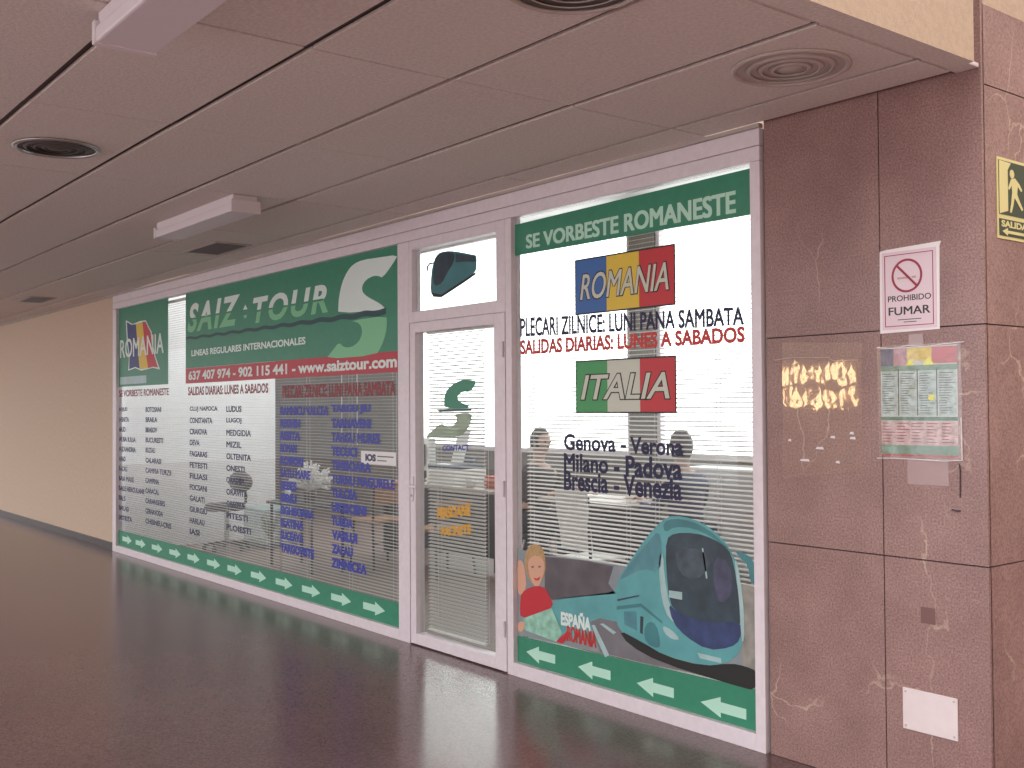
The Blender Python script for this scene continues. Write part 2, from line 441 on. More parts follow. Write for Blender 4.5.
# shop room -------------------------------------------------------
sbox('wall_partition', M_white, -7.80, -7.7, .06, 1.88, 0, 3.7)
sbox('wall_shop_left', M_greywall, -12.6, -12.5, .1, 4.2, 0, 3.7)
sbox('wall_shop_right', M_greywall, 1.85, 1.945, .21, 4.2, 0, 3.7)
sbox('ceiling_shop', M_ceil2, -12.6, 1.94, .21, 4.4, 3.7, 3.8)
WB = 4.2
pl, pr2 = at(629, 440, WB)[0], at(655, 440, WB)[0]      # the grey pier between the two back windows
wins = [(-8.4, pl), (pr2, 1.7)]
SZ, TZ = .98, 3.66
bm = newbm()
box(bm, -12.6, 1.85, WB, WB+.15, 0, SZ); box(bm, -12.6, 1.85, WB, WB+.15, TZ, 3.7)
edges = [-12.6] + [v for w in wins for v in w] + [1.85]
for a, b in zip(edges[0::2], edges[1::2]): box(bm, a, b, WB, WB+.15, SZ, TZ)
struct(obj('wall_back', bm, M_greywall))
for i, (a, b) in enumerate(wins):
    bm = newbm(); t = .05
    box(bm, a, a+t, WB+.03, WB+.1, SZ, TZ); box(bm, b-t, b, WB+.03, WB+.1, SZ, TZ)
    box(bm, a+t, b-t, WB+.03, WB+.1, SZ, SZ+t); box(bm, a+t, b-t, WB+.03, WB+.1, TZ-t, TZ)
    w = struct(obj('window_%d' % (i+4), bm, M_frame, bevel=.004))
    bm = newbm(); box(bm, a+t, b-t, WB+.06, WB+.066, SZ+t, TZ-t); obj('glass', bm, M_glass, w)

# ================================================================== BLINDS
def blind(label, x0, x1, z0, z1, yc, tilt, cords, reflect_lines=None, pitch=.0225, sm=None, rx=0):
    t = thing('venetian_blind', label, 'blind', ((x0+x1)/2, yc, z1), 'venetian blinds inside the shopfront')
    bm = newbm(); box(bm, x0, x1+rx, yc-.014, yc+.014, z1-.028, z1); obj('headrail', bm, M_slat, t, bevel=.002)
    bm = newbm(); box(bm, x0, x1, yc-.012, yc+.012, z0, z0+.012); obj('bottom_rail', bm, M_slat, t, bevel=.002)
    bm = newbm()
    z = z0+.012+pitch*.6
    w = .0125
    while z < z1-.035:
        rows = []
        for k in range(4):
            s = -1+2*k/3
            camber = .0016*(1-s*s)
            # outer edge (towards the corridor) hangs lower than the inner edge
            yy = yc + s*w*math.cos(tilt) - camber*math.sin(tilt)
            zz = z + s*w*math.sin(tilt) + camber*math.cos(tilt)
            rows.append((bm.verts.new((x0+.004, yy, zz)), bm.verts.new((x1-.004, yy, zz))))
        for a, b in zip(rows, rows[1:]): bm.faces.new((a[0], a[1], b[1], b[0]))
        z += pitch
    obj('slats', bm, sm or M_slat, t, smooth=True)
    for cx_ in cords:
        bm = newbm()
        for yy in (yc-.0135, yc+.0135): cyl(bm, (cx_, yy, z0+.01), (cx_, yy, z1-.02), .0011, n=5)
        obj('ladder_cord', bm, M_slat, t)
    if reflect_lines:
        for (wx, wz0) in reflect_lines:
            bm = newbm(); cyl(bm, (wx, yc-.022, wz0), (wx, yc-.022, z1-.01), .0035, n=8); obj('reflection_line', bm, M_paper, t)  # white rods stand in for bright reflections in the glass
    return t
yb = .085
bl1x = at(281, 420, yb)[0]
blind('wide white venetian blind behind the two left list columns of the big window', -7.59, bl1x-.012, .085, 2.585, yb, math.radians(2), [-7.3, -6.5, -5.7, -4.9, -4.1], sm=M_slat_shaded)
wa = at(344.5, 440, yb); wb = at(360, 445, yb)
blind('white venetian blind behind the blue lettering, right end of the big window', bl1x+.012, -1.96, .085, 2.585, yb, math.radians(6), [-3.4, -2.75, -2.15], sm=M_slat_shaded, reflect_lines=[(wa[0], wa[1]), (wb[0], wb[1])])
blind('narrow white venetian blind behind the glass of the door', -1.725, at(486, 400, .075)[0], .09, 2.02, .075, math.radians(22), [-1.60, -1.1], sm=M_slat_shaded, rx=.09)
cr = [at(u, 450, yb)[0] for u in (532, 577, 628, 657, 719)]
blind('white venetian blind behind the bus picture in the right window', -.72, .975, .09, 2.43, yb, math.radians(15), cr)

# ================================================================== WINDOW FILMS
FY = .0115   # outer face of the glass
Y1, Y2, Y3, Y4 = FY, FY-.0009, FY-.0018, FY-.0027
def film(name, label, pts, m, cat='sticker', group=None):
    o = poly(name, pts, Y1, m, None); o['label'] = label; o['category'] = cat
    if group: o['group'] = group
    return o
S_UP = [(518, 70), (500, 105), (445, 182), (425, 172), (400, 172), (365, 190), (345, 222), (348, 250), (370, 272), (420, 298), (445, 315), (460, 336), (232, 352), (232, 320), (236, 270), (250, 205), (275, 150), (305, 115), (350, 95), (420, 85)]
S_LO = [(290, 388), (463, 362), (466, 400), (460, 450), (440, 510), (412, 553), (172, 572), (205, 530), (235, 490), (258, 515), (295, 515), (330, 490), (347, 450), (343, 415), (325, 395)]
# --- Romania square
f = film('window_film', 'small green film square at the far left with a waving Romanian flag', rect(-7.592, -6.150, 1.762, 2.598), M_green)
P = lambda pts, y: pix(pts, y, 110, 290, 7.68)
poly('flag_border', P([(122, 232), (175, 262), (230, 238), (275, 232), (300, 285), (320, 320), (330, 420), (350, 510), (385, 612), (330, 597), (300, 605), (240, 620), (195, 600), (140, 620), (146, 520), (130, 400)], Y2), Y2, M_cream, f)
poly('blue_stripe', P([(130, 246), (165, 268), (200, 262), (212, 430), (228, 605), (195, 590), (148, 608), (150, 500), (138, 400)], Y3), Y3, M_fdkblue, f)
poly('yellow_stripe', P([(200, 262), (250, 245), (268, 430), (293, 600), (240, 608), (228, 605), (212, 430)], Y3), Y3, M_fyel, f)
poly('red_stripe', P([(250, 245), (272, 242), (295, 290), (312, 325), (322, 420), (342, 510), (368, 596), (330, 590), (293, 600), (268, 430)], Y3), Y3, M_fred, f)
a0, a1 = at(110+78/7.68, 290+525/7.68, Y4), at(110+78/7.68, 290+385/7.68, Y4); b0, b1 = at(110+412/7.68, 290+485/7.68, Y4), at(110+412/7.68, 290+325/7.68, Y4)
text('lettering', 'ROMANIA', a0[0], b0[0], a0[1], a1[1], Y4, M_cream, f, .02, zr=(b0[1], b1[1]))
poly('pale_strip', rect(-7.55, -6.75, 1.785, 1.865), Y2, M_buspale, f)  # plain pale strip near the bottom of the square
# --- SAIZ TOUR banner
f = film('window_film', 'long green banner film with the big company name and an S logo', rect(-5.70, -1.945, 1.897, 2.598), M_green)
for q, (a, b) in (('S', (.0, .0)),): pass
zc = lambda u: None
def banner_text(body, ua, ub, va0, va1, vb0, vb1, bold, shear, m, m2=None, name='lettering'):
    A0, A1, B0, B1 = at(ua, va0, Y2), at(ua, va1, Y2), at(ub, vb0, Y2), at(ub, vb1, Y2)
    z0, z1 = (A0[1]+B0[1])/2, (A1[1]+B1[1])/2
    cut = (z0+(z1-z0)*.47, m2) if m2 else None
    return text(name, body, A0[0], B0[0], z0, z1, Y2, m, f, bold, shear, cut=cut)
banner_text('SAIZ', 187.5, 240, 332, 306, 326, 292, .035, .28, M_cream, M_pale2)
banner_text('TOUR', 253, 328, 323, 298, 313.5, 283, .035, .22, M_cream, M_pale2)
for k, v in enumerate((308.5, 312)):
    c0 = at(245.3, v+ (0 if k == 0 else 3.5), Y2); d = .028 if k == 0 else .022
    poly('dot_mark', [(c0[0]-d*1.6, c0[1]-d*.3), (c0[0]+d*1.6, c0[1]-d*.3), (c0[0], c0[1]+d*1.2)] if k == 0 else [(c0[0]-d*1.6, c0[1]+d*.2), (c0[0]+d*1.6, c0[1]+d*.2), (c0[0]+d, c0[1]-d), (c0[0]-d, c0[1]-d)], Y2, M_cream if k == 0 else M_pale2, f)
banner_text('LINEAS REGULARES INTERNACIONALES', 191.5, 305.5, 355, 350, 346, 337, .03, 0, M_cream)
poly('logo_top', smoothpoly(pix(S_UP, Y2, 290, 240, 4.8), 1), Y2, M_cream, f)
poly('logo_bottom', smoothpoly(pix(S_LO, Y2, 290, 240, 4.8), 1), Y2, M_pale2, f)
# wavy rope line
pa, pb = at(186, 338.7, Y3), at(386, 311.5, Y3)
top, bot = [], []
for i in range(81):
    s = i/80; x = pa[0]+(pb[0]-pa[0])*s; z = pa[1]+(pb[1]-pa[1])*s + .006*math.sin(s*70)
    th_ = .012+.010*s*s
    top.append((x, z+th_)); bot.append((x, z-th_))
poly('wave_line', top+bot[::-1], Y3, M_wave, f)
# --- red phone band
f = film('window_film', 'long red film band with phone numbers and web address', rect(-5.70, -1.945, 1.757, 1.896), M_red)
text('lettering', '637 407 974 - 902 115 441 - www.saiztour.com', -5.63, -2.0, 1.785, 1.872, Y2, M_cream, f, .035)
# --- destination lists
def zrow(k, n=12, z0=1.517, z1=.392): return z0-(z0-z1)*k/(n-1)
WM = {}
def list_text(parent, words, x0, wscale, m, z0, z1, h=.052, bold=.03, n=None):
    n = n or len(words)
    for k, w in enumerate(words):
        z = z0-(z0-z1)*k/(n-1)
        text('lettering', w, x0, x0+wscale*len(w), z-h/2, z+h/2, Y2, m, parent, bold)
t1 = thing('lettering_list', 'dark lettering list of towns in two columns under the small green flag square', 'lettering', (-6.9, Y1, 1.0))
text('heading', 'SE VORBESTE ROMANESTE', -7.585, -6.13, 1.655, 1.725, Y2, M_maroon, t1, .03)
list_text(t1, ['ADJUD', 'AGNITA', 'AIUD', 'ALBA IULIA', 'ALEXANDRIA', 'ARAD', 'BACAU', 'BAIA MARE', 'BAILE HERCULANE', 'BALS', 'BARLAD', 'BISTRITA'], -7.585, .052, M_navy, 1.517, .37)
list_text(t1, ['BOTOSANI', 'BRAILA', 'BRASOV', 'BUCURESTI', 'BUZAU', 'CALARASI', 'CAMPIA TURZII', 'CAMPINA', 'CARACAL', 'CARANSEBES', 'CERNAVODA', 'CHISINEU-CRIS'], -6.77, .054, M_navy, 1.517, .395)
t2 = thing('lettering_list', 'dark lettering list of towns under the left half of the red phone band', 'lettering', (-4.8, Y1, 1.0))
text('heading', 'SALIDAS DIARIAS: LUNES A SABADOS', -5.64, -3.945, 1.645, 1.725, Y2, M_maroon, t2, .03)
list_text(t2, ['CLUJ NAPOCA', 'CONSTANTA', 'CRAIOVA', 'DEVA', 'FAGARAS', 'FETESTI', 'FILIASI', 'FOCSANI', 'GALATI', 'GIURGIU', 'HARLAU', 'IASI'], -5.60, .058, M_navy, 1.517, .392)
list_text(t2, ['LUDUS', 'LUGOJ', 'MEDGIDIA', 'MIZIL', 'OLTENITA', 'ONESTI', 'ORADEA', 'ORAVITA', 'ORSOVA', 'PITESTI', 'PLOIESTI'], -4.77, .062, M_navy, 1.517, .50)
t3 = thing('lettering_list', 'bold blue lettering list of towns at the right end of the big window', 'lettering', (-2.8, Y1, 1.0))
text('heading', 'PLECARI ZILNICE: LUNI PANA SAMBATA', -3.69, -2.02, 1.60, 1.70, Y2, M_maroon, t3, .05)
list_text(t3, ['RAMNICU VALCEA', 'REGHIN', 'RESITA', 'ROMAN', 'ROSIORI', 'SATU MARE', 'SEBES', 'SIBIU', 'SIGHISOARA', 'SLATINA', 'SUCEAVA', 'TARGOVISTE'], -3.73, .056, M_blue, 1.50, .43, .07, .07)
list_text(t3, ['TARGU JIU', 'TARNAVENI', 'TARGU MURES', 'TECUCI', 'TIMISOARA', 'TURNU MAGURELE', 'TULCEA', 'URZICENI', 'TURDA', 'VASLUI', 'ZALAU', 'ZIMNICEA'], -2.90, .062, M_blue, 1.51, .40, .07, .07)
# white label by the right end of the list
A = at(361, 463.5, Y2); B = at(396, 452.5, Y2)
f = film('window_label', 'white strip label stuck low beside the blue lettering, near the door', rect(A[0], B[0], A[1], B[1]), M_paper, 'label')
text('lettering', 'IOS', A[0]+.06, A[0]+.2, A[1]+.02, B[1]-.02, Y2, M_navy, f, .06)
poly('ruled_line', rect(A[0]+.22, B[0]-.03, (A[1]+B[1])/2+.008, (A[1]+B[1])/2+.016), Y2, M_bldg, f)
poly('ruled_line', rect(A[0]+.22, B[0]-.12, (A[1]+B[1])/2-.02, (A[1]+B[1])/2-.013), Y2, M_bldg, f)
# --- arrow band, left window
def arrow(x, z, L_, d, y, parent):
    h1, h2 = .047, .024
    pts = [(0, h2), (.55, h2), (.55, h1), (1, 0), (.55, -h1), (.55, -h2), (0, -h2)]
    q = [(x+d*(p[0]-.5)*L_, z+p[1]) for p in pts]
    poly('arrow', q, y, M_pale, parent)
f = film('window_film', 'low green film strip with pale arrows pointing right along the big window', rect(-7.592, -1.945, .071, .232), M_green)
for u, v in ((127, 540.5), (140.5, 544.5), (157, 549), (175, 554), (193.5, 559), (213.5, 563.5), (234.5, 569.5), (258.5, 576), (284, 583), (311, 590), (341, 598.5), (374, 608)):
    x, z = at(u, v, Y2); arrow(x, .152, .29, 1, Y2, f)
f = film('window_film', 'low green film strip with pale arrows pointing left under the bus picture', [(-.73, .077), (.985, .077), (.985, .262), (-.73, .222)], M_green)
for u, v in ((540.5, 655.5), (594, 671), (655, 688), (723, 708)):
    x, z = at(u, v, Y2); arrow(x, z, .27 if u > 700 else .25, -1, Y2, f)
# --- transom bus
T = lambda pts, y: pix(pts, y, 400, 210, 6.4)
f = film('window_film', 'small dark teal cut-out of a coach on the glass above the door', smoothpoly(T([(195, 530), (200, 400), (213, 340), (230, 295), (260, 268), (320, 260), (400, 272), (470, 286), (490, 290), (492, 330), (486, 402), (400, 460), (265, 548), (215, 552)], Y1), 1), M_busteal2)
poly('windscreen', smoothpoly(T([(222, 320), (245, 282), (300, 268), (352, 275), (345, 335), (300, 405), (270, 470), (215, 490), (212, 400)], Y2), 1), Y2, M_busglass, f)
poly('side_window', T([(356, 280), (480, 294), (482, 332), (420, 330), (356, 335)], Y2), Y2, M_busglass, f)
poly('underside', T([(202, 528), (262, 542), (484, 398), (486, 412), (400, 472), (265, 560), (212, 556)], Y2), Y2, M_black, f)
poly('mirror', T([(168, 392), (172, 360), (188, 338), (215, 334), (215, 344), (192, 348), (182, 364), (178, 392)], Y2), Y2, M_busglass, f)
# --- door S
D = lambda pts, y: pix(pts, y, 400, 320, 6.4)
t = thing('logo_film', 'green S logo with a pale lower half stuck on the door glass', 'sticker', (-1.4, Y1, 1.5))
poly('logo_top', smoothpoly(D([(495, 392), (450, 462), (400, 458), (372, 480), (368, 505), (385, 525), (430, 545), (452, 565), (288, 568), (280, 520), (292, 460), (330, 415), (390, 385), (440, 382)], Y1), 1), Y1, M_green, t)
poly('dark_line', D([(235, 574), (458, 570), (458, 582), (250, 586)], Y1), Y1, M_wave, t)
poly('logo_bottom', smoothpoly(D([(345, 600), (460, 592), (458, 640), (440, 690), (400, 735), (330, 755), (250, 745), (150, 760), (215, 700), (265, 660), (290, 680), (330, 682), (362, 655), (362, 620)], Y1), 1), Y1, mat('pale_olive_film', s2l(140, 160, 130), .4, transp=.25), t)
t = thing('window_lettering', 'two lines of orange lettering low on the door glass', 'lettering', (-1.33, Y1, .84))
M_orange = mat('orange_lettering', s2l(222, 165, 50), .4)
def door_text(w, ua, ub, b0, t0, b1, t1_, m, bold):
    A0, A1, B0, B1 = at(ua, b0, Y1), at(ua, t0, Y1), at(ub, b1, Y1), at(ub, t1_, Y1)
    text('lettering', w, A0[0], B0[0], A0[1], A1[1], Y1, m, t, bold, zr=(B0[1], B1[1]))
door_text('PERSOANE', 437, 470.5, 519.5, 508.5, 515.5, 503, M_orange, .05)
door_text('PACHETE', 441, 471, 536.5, 527.5, 534, 524, M_orange, .05)
t = thing('window_lettering', 'small blue word on the door glass under the green S', 'lettering', (-1.33, Y1, 1.26))
door_text('CONTACT', 442.5, 469, 451, 445.5, 450.5, 444.5, M_blue, .04)
# --- right window header
f = film('window_film', 'green header film reading SE VORBESTE ROMANESTE on the right window', [(-.730, 2.382), (.985, 2.372), (.985, 2.580), (-.730, 2.560)], M_green)
A0, A1, B0, B1 = at(526, 249, Y2), at(526, 235, Y2), at(736, 213, Y2), at(736, 190, Y2)
text('lettering', 'SE VORBESTE ROMANESTE', A0[0], B0[0], A0[1], A1[1], Y2, M_pale, f, .045, zr=(B0[1], B1[1]))
# --- flags
def flag(label, z0, z1, cols, word):
    f = film('flag_sticker', label, rect(-.218, .508, z0, z1), M_black)
    xa, xb = -.21, .50; w = (xb-xa)/3
    for k, (nm, m) in enumerate(cols): poly(nm, rect(xa+w*k+(.001 if k else 0), xa+w*(k+1), z0+.008, z1-.008), Y2, m, f)
    h = (z1-z0)
    for k, mm, nm, b_, yy in ((0, M_black, 'lettering_outline', .045, Y3), (1, M_fwhite, 'lettering', .012, Y4)):
        text(nm, word, xa+.035-(0 if k else .007), xb-.035+(0 if k else .007), z0+h*.26-(0 if k else .006), z0+h*.72+(0 if k else .006), yy, mm, f, b_, .25)
flag('blue yellow red Romania flag sticker on the right window', 2.004, 2.300, [('blue_stripe', M_fblue), ('yellow_stripe', M_fyel), ('red_stripe', M_fred)], 'ROMANIA')
flag('green white red Italia flag sticker on the right window', 1.483, 1.762, [('green_stripe', M_fgreen), ('white_stripe', M_fwhite), ('red_stripe', M_fred)], 'ITALIA')
# --- sentences and cities
t = thing('window_lettering', 'navy letters reading PLECARI ZILNICE LUNI PANA SAMBATA', 'lettering', (.1, Y1, 1.95))
M_navyd = mat('navy_strong', s2l(24, 26, 70), .5)
def quad_text(body, ua, ub, va0, va1, vb0, vb1, m, parent, bold, name='lettering'):
    A0, A1, B0, B1 = at(ua, va0, Y1), at(ua, va1, Y1), at(ub, vb0, Y1), at(ub, vb1, Y1)
    return text(name, body, A0[0], B0[0], A0[1], A1[1], Y1, m, parent, bold, zr=(B0[1], B1[1]))
quad_text('PLECARI ZILNICE: LUNI PANA SAMBATA', 520.5, 744, 337, 318, 325, 306.5, M_navyd, t, .035)
t = thing('window_lettering', 'red letters reading SALIDAS DIARIAS LUNES A SABADOS', 'lettering', (.1, Y1, 1.85))
quad_text('SALIDAS DIARIAS: LUNES A SABADOS', 520.5, 745, 355, 340, 342.5, 326, M_redl, t, .04)
t = thing('window_lettering', 'navy list of six Italian city names on the right window', 'lettering', (.1, Y1, 1.2))
for (w, ua, ub, vt, vb) in (('Genova -', 564, 626, 435, 450), ('Verona', 630, 683, 438, 454), ('Milano', 564, 608, 455, 471), ('- Padova', 614, 682, 458, 476), ('Brescia', 564, 608, 473, 490), ('- Venezia', 614, 682, 478, 495)):
    A = at(ua, vb, Y1); B = at(ub, vt, Y1)
    text('lettering', w, A[0], B[0], A[1], B[1], Y1, M_navyd, t, .03)
# --- bus picture
R_ = lambda pts, y: pix(pts, y, 590, 490, 2.84)
Q_ = lambda pts, y: pix(pts, y, 500, 500, 4.8)
base = pix([(517, 548.5), (545, 555), (590, 561), (623, 566.5), (640, 569), (700, 577), (742, 584), (757.5, 588), (757.5, 687.5), (517, 634.5)], Y1)
base = [(max(p[0], -.728), p[1]) for p in base]
f = film('picture_film', 'large printed film of a teal coach on a road with a small blond child', base, M_hazeb)
f['category'] = 'sticker'
poly('street', Q_([(215, 272), (400, 290), (545, 318), (520, 400), (555, 450), (410, 462), (250, 480), (215, 420)], Y2), Y2, M_bldg, f)
poly('parked_coach', smoothpoly(Q_([(240, 478), (400, 460), (560, 440), (600, 380), (672, 350), (672, 590), (560, 590), (470, 600), (430, 640), (320, 650), (250, 620)], Y2), 1), Y2, M_busteal, f)
poly('road', pix([(590, 622), (600, 618), (618, 622), (640, 640), (672, 655), (757, 672), (757.5, 687), (700, 675), (640, 662), (600, 652)], Y3), Y3, M_road, f)
poly('lane_line', Q_([(440, 600), (455, 600), (525, 745), (505, 755), (470, 680)], Y4), Y4, M_buspale, f)
poly('lane_line', Q_([(480, 595), (495, 592), (558, 635), (545, 645)], Y4), Y4, M_buspale, f)
poly('coach_body', smoothpoly(R_([(205, 85), (235, 72), (290, 80), (345, 108), (395, 160), (422, 225), (432, 330), (435, 430), (425, 462), (390, 492), (330, 500), (215, 472), (145, 432), (80, 402), (74, 330), (74, 262), (118, 195), (160, 135)], Y3), 1), Y3-.0003, M_busteal, f)
yb4 = Y4-.0003
M_bluegrey = mat('bus_blue_grey_print', s2l(84, 140, 150), .35, var=.2, vs=10)
poly('street_right', pix([(741, 584), (757.3, 588), (757.3, 676), (743, 672), (741, 640)], Y3), Y3, mat('wall_print', s2l(150, 148, 140), .4, var=.3, vs=14), f)
poly('coach_side_window', smoothpoly(R_([(80, 258), (120, 200), (165, 148), (196, 112), (205, 165), (198, 235), (150, 222), (104, 246)], yb4), 1), yb4, M_bluegrey, f)
poly('coach_roof_edge', smoothpoly(R_([(207, 92), (238, 80), (290, 88), (340, 114), (384, 156), (398, 172), (345, 132), (292, 108), (240, 104), (212, 122)], yb4), 1), yb4, M_busteal2, f)
poly('corner_highlight', smoothpoly(R_([(196, 185), (208, 180), (212, 250), (226, 330), (252, 372), (240, 380), (212, 345), (198, 270)], yb4), 1), yb4, M_buspale, f)
poly('side_stripe', R_([(76, 330), (145, 322), (205, 372), (205, 380), (145, 332), (76, 340)], yb4), yb4, M_busteal2, f)
poly('side_locker', R_([(96, 345), (132, 345), (134, 400), (98, 382)], yb4), yb4, M_bluegrey, f)
poly('wheel_arch', smoothpoly(R_([(152, 400), (166, 372), (188, 380), (200, 430), (196, 452), (160, 436)], yb4), 1), yb4, M_busteal2, f)
poly('windscreen', smoothpoly(R_([(216, 140), (240, 122), (300, 122), (350, 138), (392, 165), (408, 205), (422, 300), (430, 370), (415, 400), (330, 385), (250, 350), (226, 320), (216, 220)], yb4), 1), yb4, M_busglass, f)
poly('bonnet', smoothpoly(R_([(222, 320), (250, 350), (330, 378), (432, 372), (428, 425), (400, 448), (335, 455), (270, 415), (235, 375)], yb4), 1), yb4-.0006, M_busblue, f)
poly('screen_reflection', smoothpoly(R_([(240, 160), (330, 172), (345, 215), (300, 260), (250, 235)], yb4-.0008), 1), yb4-.0008, mat('screen_reflection_print', s2l(66, 80, 92), .35, var=.4, vs=14), f)
poly('screen_reflection', smoothpoly(R_([(350, 190), (395, 200), (408, 290), (372, 330), (352, 280)], yb4-.0008), 1), yb4-.0008, mat('screen_purple_print', s2l(70, 74, 100), .35, var=.4, vs=14), f)
poly('screen_edge', smoothpoly(R_([(410, 200), (418, 200), (434, 300), (440, 400), (434, 440), (428, 400), (424, 310)], yb4-.0008), 1), yb4-.0008, M_buspale, f)
poly('pillar', R_([(318, 165), (322, 165), (334, 250), (330, 252)], yb4), yb4-.0008, M_buspale, f)
poly('dashboard_card', R_([(225, 285), (262, 290), (262, 312), (225, 305)], yb4), yb4-.0008, M_buspale, f)
poly('headlamp', smoothpoly(R_([(205, 385), (230, 395), (258, 425), (235, 425), (212, 408)], yb4), 1), yb4, M_buspale, f)
poly('number_plate', R_([(305, 462), (372, 478), (374, 492), (312, 478)], yb4), yb4, M_buspale, f)
poly('underside', smoothpoly(R_([(80, 396), (145, 430), (215, 472), (320, 500), (400, 492), (440, 500), (476, 515), (476, 572), (400, 552), (200, 490), (110, 440)], yb4), 1), yb4, M_black, f)
poly('coach_mirror', smoothpoly(R_([(412, 172), (440, 180), (462, 195), (474, 240), (470, 268), (455, 262), (450, 215), (425, 192)], yb4), 1), yb4, M_busteal2, f)
poly('door_line', R_([(143, 358), (152, 360), (150, 410), (142, 405)], yb4), yb4, M_busglass, f)
poly('waist_line', R_([(78, 310), (140, 298), (140, 302), (78, 316)], yb4), yb4, M_busglass, f)
# child print
poly('child_arm', smoothpoly(Q_([(84, 300), (95, 285), (112, 300), (122, 350), (128, 420), (100, 460), (82, 440)], Y3), 1), Y3, M_skinp, f)
poly('child_head', smoothpoly(Q_([(118, 290), (130, 230), (165, 208), (205, 225), (220, 290), (218, 350), (195, 405), (165, 408), (138, 380), (122, 335)], Y3), 1), Y3-.0003, M_hairp, f)
poly('child_face', smoothpoly(Q_([(132, 310), (145, 275), (180, 265), (212, 290), (214, 345), (195, 395), (185, 420), (165, 415), (145, 375)], Y4), 1), Y4, M_skinp, f)
for p in (((150, 320), (160, 316), (164, 322), (154, 327)), ((183, 318), (194, 315), (197, 321), (187, 326))): poly('child_eye', Q_(p, Y4-.0007), Y4-.0007, M_bldg, f)
poly('child_mouth', Q_([(160, 372), (176, 378), (196, 366), (186, 386), (170, 386)], Y4-.0007), Y4-.0007, M_redl, f)
poly('child_shirt', smoothpoly(Q_([(102, 445), (150, 415), (205, 412), (235, 450), (258, 520), (180, 545), (98, 572), (96, 500)], Y4-.0002), 1), Y4-.0002, M_fred, f)
poly('child_card', Q_([(112, 568), (248, 518), (300, 640), (270, 680), (120, 625)], Y4-.001), Y4-.001, mat('pale_card_print', s2l(150, 200, 180), .4, var=.25, vs=25), f)
poly('child_hand', smoothpoly(Q_([(84, 590), (112, 580), (122, 610), (105, 635), (84, 628)], Y4-.0015), 1), Y4-.0015, M_skinp, f)
poly('red_patch', Q_([(270, 680), (325, 628), (340, 640), (300, 690)], Y4), Y4, M_fred, f)
A = at(561, 625, Y4); B = at(591, 615, Y4); text('lettering', 'ESPAÑA', A[0], B[0], A[1], B[1], Y4, M_cream, f, .05)
A = at(567, 641, Y4); B = at(596, 632, Y4); text('lettering', 'ROMANIA', A[0], B[0], A[1], B[1], Y4, M_redl, f, .04)

# ================================================================== MARBLE WALL FURNITURE
# no smoking sign
x0, x1, z0, z1 = 1.632, 1.864, 1.812, 2.118
M_signp = mat('sign_pale_pink', (.78, .62, .68), .35, coat=.3)
M_signe = mat('sign_white_edge', (.9, .84, .85), .2)
M_ring = mat('sign_red_ring', s2l(160, 40, 70), .4)
t = thing('no_smoking_sign', 'white no smoking sign reading PROHIBIDO FUMAR on the marble', 'sign', (1.75, 0, 1.96))
def wpoly(name, pts, y, m, parent, th=.0015): return poly(name, pts, y, m, parent, th)
wpoly('clear_sleeve', [(x0-.012, z0-.012), (x1+.01, z0-.008), (x1+.014, z1+.002), (x1+.02, z1+.02), (x0+.02, z1+.012), (x0-.01, z1+.008)], -.0005, M_signe, t)
wpoly('sign_panel', rect(x0, x1, z0, z1), -.0022, M_signp, t)
def ring(name, cx_, cz_, ro, ri, y, m, parent, th=.0008):
    bm = newbm(); n = 40; V = []
    for yy in (y, y-th):
        V.append([[bm.verts.new((cx_+r*math.cos(2*PI*i/n), yy, cz_+r*math.sin(2*PI*i/n))) for i in range(n)] for r in (ro, ri)])
    for i in range(n):
        j = (i+1) % n
        bm.faces.new((V[1][0][i], V[1][0][j], V[1][1][j], V[1][1][i])); bm.faces.new((V[0][0][i], V[0][0][j], V[0][1][j], V[0][1][i]))
        bm.faces.new((V[0][0][i], V[0][0][j], V[1][0][j], V[1][0][i])); bm.faces.new((V[0][1][i], V[0][1][j], V[1][1][j], V[1][1][i]))
    return obj(name, bm, m, parent)
def border(x0, x1, z0, z1, w, y, m, parent, name='border_line'):
    bm = newbm()
    for a in ((x0, x1, z1-w, z1), (x0, x1, z0, z0+w), (x0, x0+w, z0+w, z1-w), (x1-w, x1, z0+w, z1-w)): box(bm, a[0], a[1], y-.0008, y, a[2], a[3])
    return obj(name, bm, m, parent)
border(x0+.012, x1-.012, z0+.012, z1-.012, .003, -.0038, M_ring, t)
ring('red_ring', 1.741, 2.020, .066, .057, -.0038, M_ring, t)
bm = newbm(); box(bm, -.060, .060, -.0008, 0, -.0045, .0045, rot=Matrix.Rotation(math.radians(45), 3, 'Y'), piv=Vector((0, 0, 0)))
bmesh.ops.translate(bm, verts=bm.verts, vec=(1.741, -.0048, 2.020)); obj('red_bar', bm, M_ring, t)
bm = newbm(); box(bm, 1.700, 1.755, -.0044, -.0038, 2.008, 2.016); box(bm, 1.762, 1.780, -.0044, -.0038, 2.008, 2.016); obj('cigarette', bm, mat('cigarette_print', (.55, .35, .35), .5), t)
text('lettering', 'PROHIBIDO', 1.658, 1.842, 1.922, 1.945, -.0038, M_dark, t, .012)
text('lettering', 'FUMAR', 1.66, 1.838, 1.868, 1.9, -.0038, M_dark, t, .02)
bm = newbm(); box(bm, 1.70, 1.80, -.0044, -.0038, 1.848, 1.851); box(bm, 1.725, 1.78, -.0044, -.0038, 1.838, 1.841); obj('small_print', bm, M_dark, t)
